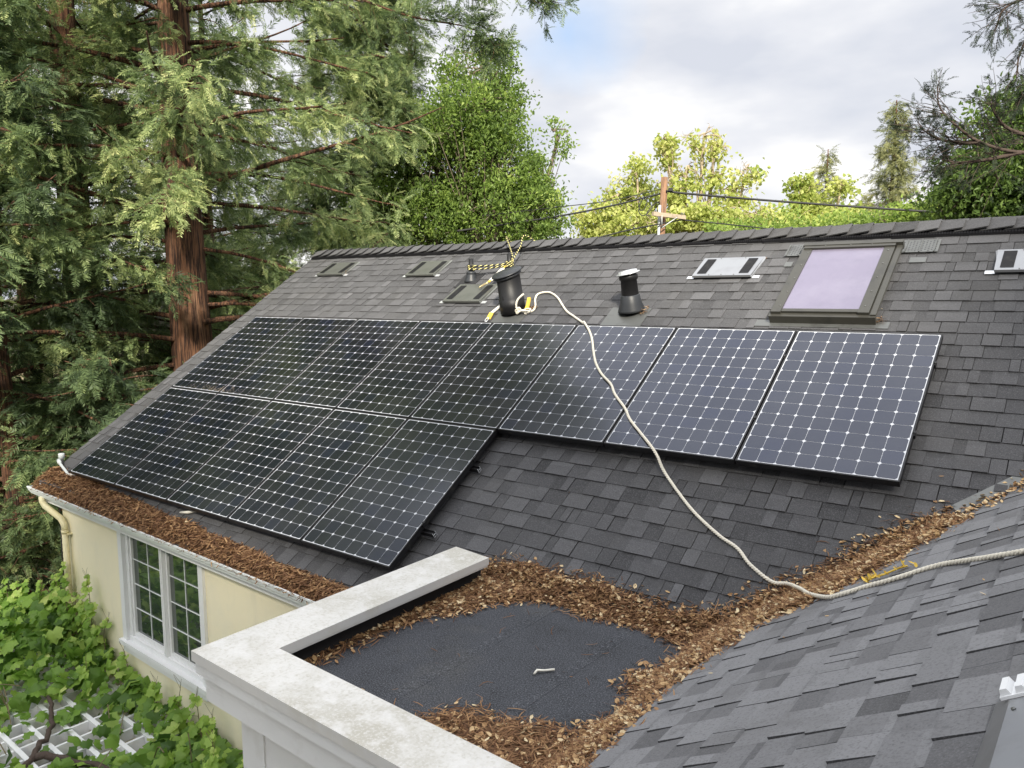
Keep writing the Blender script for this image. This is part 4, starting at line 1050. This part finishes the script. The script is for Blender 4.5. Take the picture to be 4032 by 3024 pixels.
def leafball(P, size, asp, tint, flat=.9):
    """folded pointed leaves, 2 quads each -> diamond with fold"""
    n = len(P); R = rotmats(n, flat); l = rng.uniform(.7, 1.25, n)*size; w = l*asp
    V = np.zeros((n, 2, 4, 3)); f = rng.uniform(.05, .35, n)
    for s_, sg in ((0, -1), (1, 1)):
        V[:, s_, 0] = 0
        V[:, s_, 1, 0] = l; V[:, s_, 1, 2] = -.25*l
        V[:, s_, 2, 0] = l*.65; V[:, s_, 2, 1] = sg*w*.42; V[:, s_, 2, 2] = f*w-.1*l
        V[:, s_, 3, 0] = l*.25; V[:, s_, 3, 1] = sg*w*.5; V[:, s_, 3, 2] = f*w
    V = np.einsum('nij,nqkj->nqki', R, V) + P[:, None, None, :]
    return V.reshape(-1, 4, 3), np.repeat(tint, 2)
def broadleaf(base, name, label, blobs, leaf, asp, mats, bark, nleaf, trunk_h, r0=.2, group=None, seed=0, bare=0, clump=.28, tintb=.45, z_base=None, sprd=1.0, cat='tree'):
    """blobs: list of (x,y,z,rx,rz) ellipsoids that make up the crown (world coords)"""
    global rng
    rng = np.random.default_rng(seed+500)
    zb0 = GZ if z_base is None else z_base
    t = empty(name, [base[0], base[1], zb0], label, cat, group); tb_ = MB()
    fork = np.array([base[0], base[1], zb0+trunk_h])
    tb_.tube([[base[0], base[1], zb0], [base[0]+.05, base[1], zb0+trunk_h*.5], fork], [r0*1.2, r0*.95, r0*.8], 12)
    Ps, Ts = [], []
    tot = sum(b_[3]**2*b_[4] for b_ in blobs)
    for bi, (x, y, z, rx, rz) in enumerate(blobs):
        c = np.array([x, y, z]); mid = (fork+c)/2 + rng.normal(0, .12*rx, 3) - [0, 0, .1*rz]
        main = catmull([fork, mid, c, c+[rng.normal(0, .2*rx), rng.normal(0, .2*rx), rz*.6]], 5)
        tb_.tube(main, np.linspace(r0*.55, .015, len(main)), 7)
        share = b_share = x*0 + (blobs[bi][3]**2*blobs[bi][4])/tot
        ncl = max(5, int(nleaf*share/46))
        # clumps mostly near the ellipsoid surface
        dirs = rng.normal(0, 1, (ncl, 3)); dirs /= np.linalg.norm(dirs, axis=1, keepdims=True)
        rr = rng.uniform(.25, 1.08, ncl)**.45
        cc = c + dirs*rr[:, None]*np.array([rx, rx, rz])*sprd + rng.normal(0, .08*rx, (ncl, 3))
        for q in cc:
            j = main[rng.integers(len(main)//3, len(main))]
            if rng.random() < .55:
                mm = (q+j)/2 + rng.normal(0, .10, 3)
                tb_.tube([j, mm, q], [.03, .018, .006], 4, cap=False)
            n_ = int(46*rng.uniform(.5, 1.5))
            s_ = clump*rng.uniform(.6, 1.35)
            pp = q + rng.normal(0, 1, (n_, 3))*s_*np.array([1, 1, .7])
            Ps.append(pp); Ts.append(np.clip(tintb + rng.normal(0, .13) + rng.normal(0, .12, n_), 0, 1))
        for k in range(int(bare)):
            dd = rng.normal(0, 1, 3); dd /= np.linalg.norm(dd); dd[2] = abs(dd[2])*.8
            e_ = c+dd*np.array([rx, rx, rz])*rng.uniform(1.0, 1.35); j = main[rng.integers(len(main)//2, len(main))]
            m1 = j+(e_-j)*.4+rng.normal(0, .12*rx, 3); m2 = j+(e_-j)*.75+rng.normal(0, .12*rx, 3)
            pth = catmull([j, m1, m2, e_], 4); tb_.tube(pth, np.linspace(.035, .007, len(pth)), 5, cap=False)
            for kk in range(5):
                a_ = pth[rng.integers(len(pth)//2, len(pth))]; e2 = a_+rng.normal(0, .22*rx, 3)
                tb_.tube([a_, (a_+e2)/2+rng.normal(0, .05, 3), e2], [.012, .009, .005], 4, cap=False)
    P = np.concatenate(Ps); T = np.concatenate(Ts)
    Q, T2 = leafball(P, leaf, asp, T)
    tb_.build('trunk', bark, t, origin=t.location)
    quads_obj('crown', Q, T2, mats, t, origin=t.location)
    return t
def pz(py, dist, px=2016):
    """height at which picture row py looks at a horizontal distance"""
    d = R_FWD + R_RIGHT*((px-2016)/3059.14) + R_DOWN*((py-1512)/3059.14); return CAM[2] + d[2]/np.linalg.norm(d[:2])*dist
def blob(px, py, dist, rpx, rzpx):
    q = fwd_xy(px, dist, py)
    dd = np.dot(np.array([q[0]-CAM[0], q[1]-CAM[1]]), R_FWD[:2]/np.linalg.norm(R_FWD[:2])); s_ = dd/3059.14
    return (q[0], q[1], pz(py, dist, px), rpx*s_, rzpx*s_)

# redwoods on the left
rw_group = 'redwoods left of the house'
redwood(fwd_xy(745, 16.0), 24, .47, 'redwood_tree', 'big redwood with a thick reddish trunk left of centre, reaching out of the picture', nb=175, L0=5.6, seed=1, lean=(-.010, -.004), group=rw_group, dens=2.1, zlow=3.0, fscale=.31, tintb=.50, clear=((8.9, 10.3), (12.0, 13.0)))
redwood(fwd_xy(318, 17.5), 22, .42, 'redwood_tree', 'second redwood, its darker trunk near the left edge of the picture', nb=150, L0=4.8, seed=2, lean=(-.012, -.004), group=rw_group, dens=2.0, zlow=1.5, fscale=.31, clear=((10.4, 30), (7.2, 8.6), (0, 4)), tintb=.44)
redwood(fwd_xy(1620, 26.0), 23, .16, 'redwood_tree', 'redwood behind the ridge end whose drooping boughs fill the space right of the big trunk', nb=175, L0=6.8, seed=3, group=rw_group, dens=2.2, zlow=3, tintb=.48, fscale=.38, azr=(math.radians(160), math.radians(320)))
redwood(fwd_xy(-40, 15.0), 12, .20, 'redwood_tree', 'young redwood with low dark boughs behind the left wall corner', nb=120, L0=3.9, seed=4, group=rw_group, dens=1.6, zlow=.3, tintb=.22, fscale=.36)
redwood(fwd_xy(400, 14.0), 6.0, .12, 'redwood_tree', 'small dark redwood sapling below the big trunk, beside the roof edge', nb=80, L0=2.6, seed=14, group=rw_group, dens=1.6, zlow=.3, tintb=.22, fscale=.34)
redwood(fwd_xy(-900, 17.0), 20, .38, 'redwood_tree', 'redwood beyond the left picture edge, mirrored in the solar panels', nb=90, L0=5.2, seed=5, group=rw_group, dens=.8, fscale=.5)
redwood(fwd_xy(820, 30.0), 20, .30, 'redwood_tree', 'distant redwood filling the gaps behind the big trunk', nb=110, L0=6.2, seed=6, group=rw_group, dens=1.0, fscale=.6, tintb=.40)
redwood(fwd_xy(80, 27.0), 22, .30, 'redwood_tree', 'distant redwood behind the one near the left edge', nb=110, L0=6.2, seed=8, group=rw_group, dens=1.0, fscale=.6, tintb=.40)
# trees behind the photographer that keep the house in the shade
shade = redwood((16.0, -12.0), 19, .4, 'redwood_tree', 'redwood behind the viewer, outside the picture', nb=120, L0=6.6, seed=7, dens=1.1, fscale=.6, zlow=1.0, mats=M['needle_dark'], group='redwoods behind the viewer')
for (x, y) in ((19.5, -9.0), (12.5, -15.0), (23.0, -6.0), (9.0, -18.0), (20, -16.5), (26, -11), (15, -21)):
    r_ = shade.copy(); COL.objects.link(r_); r_.location = (x, y, GZ); r_.rotation_euler = (0, 0, x)
    for ch in list(shade.children):
        c_ = ch.copy(); COL.objects.link(c_); c_.parent = r_; c_.location = ch.location
# broadleaf by the ridge
broadleaf(fwd_xy(1960, 24), 'evergreen_broadleaf_tree', 'tall bright green leafy tree rising behind the ridge against the sky', 
    [blob(*q) for q in [(1900, 270, 24, 150, 130), (1850, 480, 23.6, 200, 160), (1930, 650, 23.6, 190, 130), (1960, 850, 24, 260, 160), (1700, 620, 24.6, 190, 220), (2080, 800, 23.8, 120, 110), (1960, 420, 24, 85, 120), (2190, 570, 24, 55, 90), (2110, 690, 24, 80, 80), (2160, 900, 24.5, 90, 90), (1600, 860, 25, 240, 160)]],
    .115, .48, M['leaf_bright'], M['bark_grey'], 60000, 5.0, .2, seed=1, clump=.19, tintb=.42)
broadleaf(fwd_xy(2520, 36), 'sycamore_tree', 'yellow green sycamore left of the utility pole', 
    [blob(*q) for q in [(2510, 720, 36, 75, 80), (2430, 800, 36, 80, 60), (2340, 850, 36.5, 70, 50), (2520, 900, 35, 150, 70), (2350, 920, 37, 80, 50), (2590, 860, 36.5, 80, 90)]],
    .17, .8, M['leaf_yellow'], M['bark_pale'], 6800, 4.5, .2, seed=2, bare=2, clump=.26)
broadleaf(fwd_xy(2740, 34), 'sycamore_tree', 'tall sparse sycamore with bare twigs right of the utility pole', 
    [blob(*q) for q in [(2620, 570, 34, 30, 28), (2630, 620, 34, 28, 40), (2770, 560, 34, 70, 38), (2810, 600, 34, 45, 40), (2700, 690, 34, 50, 60), (2800, 720, 34, 80, 40), (2940, 690, 34, 45, 45), (2880, 770, 34, 70, 40), (2640, 760, 34, 55, 60), (2830, 870, 33, 180, 50), (2690, 880, 33.5, 120, 60), (2960, 890, 34, 120, 45)]],
    .17, .8, M['leaf_yellow'], M['bark_pale'], 5000, 5.0, .2, seed=3, bare=6, clump=.23, tintb=.5)
broadleaf(fwd_xy(3200, 36), 'sycamore_tree', 'bright yellow green sycamore with pale crooked limbs in front of the small conifer', 
    [blob(*q) for q in [(3150, 740, 36, 45, 60), (3180, 820, 36, 70, 45), (3120, 880, 36, 100, 50), (3310, 745, 36, 28, 25), (3350, 870, 36, 90, 45), (3250, 905, 35, 130, 35)]],
    .17, .8, M['leaf_yellow'], M['bark_pale'], 6500, 4.0, .2, seed=4, bare=3, clump=.25, tintb=.4)
broadleaf(fwd_xy(3620, 30), 'low_leafy_tree', 'low bright green trees peeping over the ridge below the tall conifer', 
    [blob(*q) for q in [(3480, 870, 30, 100, 35), (3600, 850, 30, 100, 45), (3700, 820, 29, 70, 60), (3400, 895, 31, 100, 30), (3790, 790, 28, 90, 80), (3100, 930, 31, 300, 25), (2950, 920, 31, 120, 30)]],
    .14, .6, M['leaf_bright'], M['bark_grey'], 15000, 4.5, .15, seed=5, clump=.22, tintb=.6)
broadleaf(fwd_xy(3990, 17), 'evergreen_broadleaf_tree', 'dark green dense tree at the right edge of the picture', 
    [blob(*q) for q in [(3960, 720, 17, 200, 200), (3830, 800, 17, 150, 120), (4060, 520, 17.5, 200, 170), (4150, 800, 17, 250, 250), (3790, 640, 17.5, 60, 60)]],
    .10, .5, M['leaf_dark'], M['bark_grey'], 30000, 4.5, .25, seed=6, clump=.20, tintb=.7)
redwood(fwd_xy(4330, 15.5), 9.5, .25, 'redwood_tree', 'redwood beyond the right edge whose foliage darkens the corner', nb=60, L0=3.0, seed=9, dens=.8, tintb=.25)
# far conifers
def conifer(px, py_top, py_bot, wpx, dist, label, seed, mats, dens=1.0):
    q = fwd_xy(px, dist, 650); Z1 = pz(py_top, dist, px); Hh = Z1-GZ; s_ = dist/3059.14
    return redwood(q, Hh, .45, 'conifer_tree', label, nb=int(120*dens), L0=wpx*s_*1.15, fscale=.50, dens=.72*dens, zlow=Hh*.35, mats=mats, seed=seed, group='far conifers beyond the ridge', tintb=.6, cone=.95, rise0=.15, limb=.7)
conifer(3515, 395, 880, 245, 48, 'tall slender conifer with a visible trunk standing alone against the clouds', 21, M['needle_far'], 1.25)
conifer(3255, 588, 880, 235, 52, 'shorter rounded conifer left of the tall slender one', 22, M['needle_far'])
conifer(2300, 850, 930, 70, 60, 'small faint conifer low on the skyline behind the sycamores', 23, M['needle_far'], .7)
# branches hanging in from the right: a redwood just outside the picture
rng = np.random.default_rng(77)
tq = fwd_xy(4900, 11.0); t = empty('redwood_tree', [tq[0], tq[1], GZ], 'redwood off the right edge whose lacy dark branches hang into the sky', 'tree')
tb_ = MB(); tb_.tube([[tq[0], tq[1], GZ], [tq[0], tq[1], 4], [tq[0], tq[1], 12]], [.4, .3, .15], 16)
Ps, Ds, Ss, Tt = [], [], [], []
def P3(px, py, dist):
    q = fwd_xy(px, dist, py); return np.array([q[0], q[1], pz(py, dist, px)])
def bough(pts, sub, ln, n_, sc, start=.25):
    path = catmull([P3(*q) for q in pts], 8); tb_.tube(path, np.linspace(.028, .004, len(path)), 6)
    for k in range(sub):
        f = rng.uniform(start, 1.0); i = f*(len(path)-1); q0 = path[int(i)]; tdir = path[min(len(path)-1, int(i)+1)] - path[max(0, int(i)-1)]; tdir /= np.linalg.norm(tdir)+1e-9
        d = tdir + rng.normal(0, .75, 3); d /= np.linalg.norm(d); l = ln*rng.uniform(.4, 1.1)*(1.1-.5*f)
        e_ = q0 + d*l - [0, 0, .1*l]; tb_.tube([q0, (q0+e_)/2+rng.normal(0, .02, 3), e_], [.004, .003, .0015], 4, cap=False)
        for j in range(n_):
            s_ = rng.uniform(.2, 1); Ps.append(q0+(e_-q0)*s_); dd = d+rng.normal(0, .7, 3); Ds.append(dd); Ss.append(rng.uniform(.6, 1.2)*sc); Tt.append(rng.uniform(.1, .6))
for q_ in ([(4900, 640, 11), (4300, 600, 10.5), (4020, 600, 10), (3860, 560, 9.8), (3760, 490, 9.7), (3700, 420, 9.7), (3690, 340, 9.7)],
           [(4300, 590, 10.4), (4000, 520, 10.1), (3920, 450, 10), (3900, 400, 9.9)], [(4020, 600, 10), (3880, 630, 9.9), (3760, 640, 9.9), (3700, 620, 9.9)],
           [(3860, 560, 9.8), (3760, 560, 9.8), (3680, 540, 9.7), (3620, 500, 9.7)]):
    bough(q_, 44, .66, 5, .11, .03 if len(q_) < 7 else .35)
for q_ in ([(4900, -100, 11), (4300, 0, 10.4), (4100, 90, 10), (4020, 200, 9.9), (4000, 320, 9.8)], [(4300, -80, 10.4), (4080, -20, 10), (3960, 30, 9.9), (3920, 110, 9.9)], [(4200, 250, 10.4), (4080, 300, 10.1), (4030, 380, 10)]):
    bough(q_, 34, .60, 6, .12, .03)
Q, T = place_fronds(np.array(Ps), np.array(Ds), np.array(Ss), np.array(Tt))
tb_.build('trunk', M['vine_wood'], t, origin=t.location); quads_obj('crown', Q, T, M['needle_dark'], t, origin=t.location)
# top centre spray hanging in from the big redwood side
t = empty('overhanging_branch', P3(1500, -400, 14).tolist(), 'redwood branch tips hanging from the top edge of the picture near the centre', 'branch')
tb_ = MB(); Ps, Ds, Ss, Tt = [], [], [], []
bough([(900, -420, 15), (1300, -200, 14.5), (1700, -90, 14), (2000, -20, 13.8), (2200, 10, 13.8)], 60, .8, 6, .26, .35)
bough([(900, -300, 15), (1300, -60, 14.5), (1600, 60, 14.2), (1850, 110, 14), (1960, 190, 14)], 60, .8, 7, .30, .3)
Q, T = place_fronds(np.array(Ps), np.array(Ds), np.array(Ss), np.array(Tt))
tb_.build('limb', M['bark_red'], t, origin=t.location); quads_obj('foliage', Q, T, M['needle'], t, origin=t.location)

# ================================================================== NEIGHBOUR HOUSE
nq = fwd_xy(260, 30); t = empty('neighbour_house', [nq[0], nq[1], GZ], 'pale cream neighbouring house glimpsed between the redwood trunks', 'house')
def nb(a):
    a = np.asarray(a, float); an = math.radians(35); c, s_ = math.cos(an), math.sin(an)
    return np.stack([nq[0]+a[..., 0]*c-a[..., 1]*s_, nq[1]+a[..., 0]*s_+a[..., 1]*c, GZ+a[..., 2]], -1)
b = MB(); b.box((-7, 0, 0), (9, 8, 5.2), F=nb); b.build('wall', M['ivory'], t, origin=t.location)
b = MB(); b.add(nb([[-7.6, -.6, 5.0], [9.6, -.6, 5.0], [9.6, 8.6, 5.0], [-7.6, 8.6, 5.0], [-4, 4, 7.2], [6, 4, 7.2]]), [(0, 1, 5, 4), (1, 2, 5), (2, 3, 4, 5), (3, 0, 4), (3, 2, 1, 0)]); b.build('roof', M['tile'], t, origin=t.location)
for x in (-5.4, -2.2, 1.2, 4.6, 7.0):
    b = MB()
    for (a0_, a1_, c0, c1) in ((x-.06, x+1.16, 2.24, 2.30), (x-.06, x+1.16, 3.8, 3.86), (x-.06, x, 2.3, 3.8), (x+1.1, x+1.16, 2.3, 3.8), (x+.53, x+.57, 2.3, 3.8)): b.box((a0_, -.06, c0), (a1_, -.003, c1), F=nb)
    fr_ = b.build('window', M['white_paint'], t, origin=t.location)
    b = MB(); b.box((x, -.02, 2.3), (x+1.1, -.0035, 3.8), F=nb); pn = b.build('pane', M['glass'], fr_, origin=t.location)

# ================================================================== UTILITY POLE + LINES
pb = P3(2603, 940, 25); pt = P3(2617, 698, 25); ax = (pt-pb)/np.linalg.norm(pt-pb)
foot = pb + ax*((GZ-pb[2])/ax[2])
t = empty('utility_pole', foot.tolist(), 'brown wooden utility pole with a short crossarm rising beyond the ridge', 'utility pole')
b = MB(); b.tube([foot, (foot+pt)/2, pt], [.15, .125, .105], 18); b.build('pole', M['pole_wood'], t, origin=t.location)
rt = np.array([R_RIGHT[0], R_RIGHT[1], 0]); rt /= np.linalg.norm(rt); fw_ = np.array([-rt[1], rt[0], 0])
c0 = P3(2612, 846, 24.85)
e0 = P3(2558, 843, 24.5); e1 = P3(2684, 858, 25.3); dv_ = (e1-e0)/np.linalg.norm(e1-e0); pv = np.array([-dv_[1], dv_[0], 0])
b = MB(); off_ = -pv*.15
b.hexa(np.array([e0-pv*.05+off_-[0, 0, .06], e1-pv*.05+off_-[0, 0, .06], e1+pv*.05+off_-[0, 0, .06], e0+pv*.05+off_-[0, 0, .06], e0-pv*.05+off_+[0, 0, .06], e1-pv*.05+off_+[0, 0, .06], e1+pv*.05+off_+[0, 0, .06], e0+pv*.05+off_+[0, 0, .06]]))
b.build('crossarm', M['arm_wood'], t, origin=t.location)
for (q, e_) in ((.25, -1), (.72, 1)):
    b = MB(); b.tube([e0+(e1-e0)*q+off_*1.3+[0, 0, -.03], P3(2606, 897, 24.7)], .016, 6); b.build('brace', M['conduit'], t, origin=t.location)
b = MB(); b.tube([P3(2598, 808, 24.8), P3(2592, 945, 24.8), P3(2592, 945, 24.8)*[1, 1, 0]+[0, 0, GZ]], .045, 8); b.build('riser_conduit', M['conduit'], t, origin=t.location)
build_each([lambda b, k=k: b.lathe(e1+off_-dv_*(.03+.06*k)+[0, 0, .06], (0, 0, 1), [(.012, 0), (.016, .03), (.012, .05), (.016, .07), (.008, .08)], 10) for k in range(3)], 'insulator', M['flashing'], t, t.location)
b = MB(); b.box((0, 0, 0), (.14, .05, .10), F=lambda a: np.asarray(a)@np.array([rt, fw_, [0, 0, 1]]) + P3(2632, 752, 24.8)); b.build('bracket', M['flue_black'], t, origin=t.location)
def wire(pts, r, label):
    path = catmull([P3(*q) for q in pts], 10); b = MB(); b.tube(path, r, 6); return tag(b.build('overhead_wire', M['cable']), label, 'wire', 'overhead wires')
wire([(2622, 752, 24.9), (2713, 763, 25), (3100, 795, 26), (3740, 838, 27), (4100, 850, 28)], .036, 'thick black overhead wire running right from the pole top')
wire([(2604, 762, 25), (2400, 812, 24), (2170, 856, 23), (1800, 910, 22)], .030, 'thick black overhead wire running left from the pole top')
wire([(2608, 744, 25), (2400, 790, 24), (2200, 815, 23), (1900, 850, 22)], .014, 'thin wire above the thick one left of the pole')
wire([(2684, 866, 25.2), (2480, 905, 24), (2308, 949, 23), (2150, 990, 22)], .024, 'lower wire running left from the crossarm')
wire([(2684, 866, 25.2), (2900, 887, 26), (3127, 912, 27), (3400, 935, 28)], .020, 'lower wire running right from the crossarm')
wire([(2600, 928, 24.9), (2500, 940, 24.5), (2420, 955, 24)], .018, 'lowest short wire left of the pole foot at the ridge')
b = MB()
b.tube(catmull([P3(*q) for q in [(2598, 805, 24.8), (2590, 795, 24.7), (2575, 805, 24.7), (2550, 840, 24.6), (2528, 848, 24.6), (2515, 830, 24.6), (2525, 795, 24.6), (2540, 775, 24.6), (2548, 795, 24.6), (2535, 825, 24.6), (2520, 826, 24.6), (2515, 800, 24.6), (2522, 772, 24.6)]], 8), .016, 6)
b.tube(catmull([P3(*q) for q in [(2600, 800, 24.8), (2585, 797, 24.7), (2565, 812, 24.7), (2545, 845, 24.6), (2560, 850, 24.6)]], 8), .014, 6)
tag(b.build('cable_loop', M['cable']), 'loops of slack black cable hanging left of the utility pole', 'cable')

# ================================================================== PERGOLA + VINE
PZ = -2.27
t = empty('pergola', fF([[2.2, -1.5, 0]])[0].tolist()[:2]+[GZ], 'white wooden pergola of crossed beams under the vine, below the window', 'pergola')
r = random.Random(2)
for k in range(13):
    y = .13 - .225*k
    b = MB(); b.box((-2.6, y-.045-.02, PZ-.10), (4.98, y-.02, PZ), F=fF); b.build('beam', M['white_paint'], t, origin=t.location)
for k in range(31):
    x = -2.4 + .238*k
    b = MB(); b.box((x, -2.85, PZ-.125), (x+.030, .19, PZ-.015), F=lambda a: fF(np.asarray(a)+[0, 0, -.0])); b.build('cross_beam', M['white_paint'], t, origin=t.location)
for (x, y) in ((-2.3, -2.6), (1.2, -2.6), (4.7, -2.6)):
    b = MB(); b.box((x, y, GZ), (x+.12, y+.12, PZ-.127), F=fF); b.build('post', M['white_paint'], t, origin=t.location)
# vine
rng = np.random.default_rng(31)
def vine_leaf_template():
    # lobed grape leaf, 5 points; fan of quads around the centre
    an = np.radians([0, 22, 42, 66, 92, 118, 150, 180]); rr = np.array([1.0, .72, .86, .62, .80, .62, .62, .22])
    pts = [(rr[i]*math.cos(an[i]), rr[i]*math.sin(an[i])) for i in range(8)]
    out = []
    for s_ in (1, -1):
        P = [(x_*.55+.0, y_*.62*s_) for x_, y_ in pts]
        for i in range(0, 7):
            a, c = P[i], P[i+1]; z = lambda p: -.22*(p[0]**2)-.30*abs(p[1])+.18*abs(p[1])*abs(p[0])
            m_ = ((a[0]+c[0])/2*.5, (a[1]+c[1])/2*.5)
            out.append([[0, 0, 0], [a[0]*.5, a[1]*.5, z((a[0]*.5, a[1]*.5))+.03], [a[0], a[1], z(a)], [c[0], c[1], z(c)]])
            out.append([[0, 0, 0], [a[0]*.5, a[1]*.5, z((a[0]*.5, a[1]*.5))+.03], [c[0], c[1], z(c)], [c[0]*.5, c[1]*.5, z((c[0]*.5, c[1]*.5))-.0]])
    # drop the first of each pair's overlap: use only clean fan
    out = []
    for s_ in (1, -1):
        P = [(x_*.55, y_*.62*s_) for x_, y_ in pts]
        for i in range(7):
            a, c = P[i], P[i+1]; z = lambda p: -.35*(p[0]**2)-.35*abs(p[1])**1.5
            out.append([[0, 0, 0.03], [a[0], a[1], z(a)], [(a[0]+c[0])/2*.98, (a[1]+c[1])/2*.98, z(((a[0]+c[0])/2, (a[1]+c[1])/2))-.01], [c[0], c[1], z(c)]])
    return np.array(out)
VT = vine_leaf_template()
def vine_leaves(P, size, nrm, tint):
    n = len(P); nrm = nrm/np.linalg.norm(nrm, axis=1, keepdims=True); a = rng.normal(0, 1, (n, 3)); a[:, 2] -= .9
    X = a - nrm*np.sum(a*nrm, 1, keepdims=True); X /= np.linalg.norm(X, axis=1, keepdims=True); Y = np.cross(nrm, X)
    R = np.stack([X, Y, nrm], 2)
    V = VT[None].repeat(n, 0).copy(); V[..., 2] *= rng.uniform(.3, 2.0, n)[:, None, None]
    Q = np.einsum('nij,nqkj->nqki', R, V)*size[:, None, None, None] + P[:, None, None, :]
    return Q.reshape(-1, 4, 3), np.repeat(tint, len(VT))
vn = empty('grape_vine', fF([[1.0, 0, 0]])[0].tolist()[:2]+[GZ], 'large leaved green grape vine sprawling over the white pergola and up the wall', 'vine')
def mh(x, y):      # mound height over pergola (front frame)
    return np.clip(.50*np.exp(-((x-.6)/1.3)**2)*np.exp(-((y+.15)/.9)**2) + .14, 0, 1)
Pv, Sz, Nr, Tn_ = [], [], [], []
n_ = 7000
x = rng.uniform(-3.2, 4.9, n_); y = rng.uniform(-3.0, .16, n_)
# fewer leaves over the open lattice area
openr = np.exp(-(((x-2.35)/1.05)**2+((y+.95)/.62)**2)) + .75*np.exp(-(((x-3.0)/.7)**2+((y+.35)/.35)**2))
dens_ = np.clip(1.05-1.1*openr, .09, 1)*np.where((y < -1.5) | (x < -2), .65, 1)
kp = rng.random(n_) < dens_; x, y = x[kp], y[kp]; n_ = len(x)
hh = mh(x, y)*np.clip(1-openr[kp]*1.2, .1, 1)
z = PZ + .03 + hh*rng.uniform(.35, 1.1, n_)
Pv.append(fF(np.stack([x, y, z], 1))); Sz.append(rng.choice([.08, .12, .15, .18, .22], n_)*rng.uniform(.85, 1.15, n_)); nn = rng.normal(0, .55, (n_, 3)); nn[:, 2] += .9; nn[:, 0] += .35; nn[:, 1] -= .35; Nr.append(nn); Tn_.append(np.clip(rng.normal(.42, .2, n_), 0, 1))
# wall shoots
stb = MB()
shoots = [((.78, .10, -2.0), .92), ((.55, .08, -2.05), .80), ((.95, .13, -2.0), .55), ((1.30, .13, -2.0), .85), ((1.15, .12, -2.0), .5), ((.3, .0, -2.0), .6), ((-.2, -.1, -2.0), .5), ((1.55, .17, -2.0), .42), ((1.35, .12, -2.1), .40), ((2.35, .15, -2.15), .30), ((2.9, .10, -2.2), .28), ((3.3, .10, -2.2), .42), ((-.1, 0, -1.9), .40), ((.2, .1, -1.95), .30), ((-.6, -.1, -1.9), .35), ((-1.0, -.3, -2), .35), ((-1.5, -.2, -2.0), .45), ((3.9, .05, -2.2), .5), ((4.4, -.1, -2.2), .55), ((4.7, -.3, -2.2), .5), ((4.8, -.9, -2.2), .45), ((2.0, -.2, -2.2), .35), ((-.3, -.6, -1.95), .35), ((.4, -.5, -1.9), .35)]
for (o, hgt) in shoots:
    o = np.array(o); top_ = o + [rng.normal(0, .08), 0, hgt]; mid_ = (o+top_)/2 + [rng.normal(0, .05), -.02, 0]
    path = catmull([fF(o[None])[0]-[0, 0, .25], fF(mid_[None])[0], fF(top_[None])[0]], 7); stb.tube(path, np.linspace(.007, .002, len(path)), 5, cap=False)
    hgt *= 1.0; m_ = int(hgt*30)+4
    for k in range(m_):
        f = rng.uniform(.05, 1); q = path[int(f*(len(path)-1))]; l = .03+.10*(1-f); d = np.array([rng.normal(0, 1), -abs(rng.normal(0, .6)), rng.uniform(-.2, .8)]); d /= np.linalg.norm(d)
        e_ = q+d*l; stb.tube([q, e_], .0025, 4, cap=False)
        Pv.append(e_[None]); Sz.append(np.array([(.07+.14*(1-f))*rng.uniform(.8, 1.2)])); Nr.append(np.array([[rng.normal(.25, .4), -.6+rng.normal(0, .3), .6]])); Tn_.append(np.array([min(1, max(0, rng.normal(.42+.38*f, .12)))]))
    for k in range(3):   # tendrils
        q = path[-1-k]; stb.tube(catmull([q, q+[.04, -.02, .05], q+[.07*rng.choice([-1, 1]), -.02, .10+.03*k]], 4), .0014, 4, cap=False)
Q, T = vine_leaves(np.concatenate(Pv), np.concatenate(Sz), np.concatenate(Nr), np.concatenate(Tn_))
quads_obj('leaves', Q, T, M['vine'], vn, origin=vn.location)
for k in range(60):
    a = np.array([rng.uniform(-2.5, 4.6), rng.uniform(-2.5, .1), PZ+.06]); e_ = a+[rng.normal(0, .4), rng.normal(0, .4), rng.uniform(0, .35)]
    stb.tube(catmull(fF(np.array([a, (a+e_)/2+[0, 0, .08], e_])), 5), .005, 5, cap=False)
tag(stb.build('shoots', M['vine_stem'], vn, origin=vn.location), kind='stuff')
b = MB()
for pts in ([(2.9, -1.2, PZ-.6), (2.8, -1.15, PZ-.1), (2.7, -1.0, PZ+.03), (2.3, -.7, PZ+.05), (1.6, -.5, PZ+.1), (.8, -.4, PZ+.15)],
            [(2.7, -1.0, PZ+.03), (3.1, -.8, PZ+.05), (3.7, -.6, PZ+.05), (4.4, -.5, PZ+.1)],
            [(1.3, -1.7, PZ-.5), (1.2, -1.5, PZ), (.9, -1.2, PZ+.06), (.3, -1.0, PZ+.1), (-.4, -.7, PZ+.15)],
            [(.9, -1.2, PZ+.06), (1.5, -1.35, PZ+.04), (2.0, -1.7, PZ+.04)]):
    path = catmull(fF(np.array(pts)), 7); path = path + rng.normal(0, .012, path.shape); b.tube(path, np.linspace(.038, .014, len(path)), 7)
b.build('woody_stem', M['vine_wood'], vn, origin=vn.location)
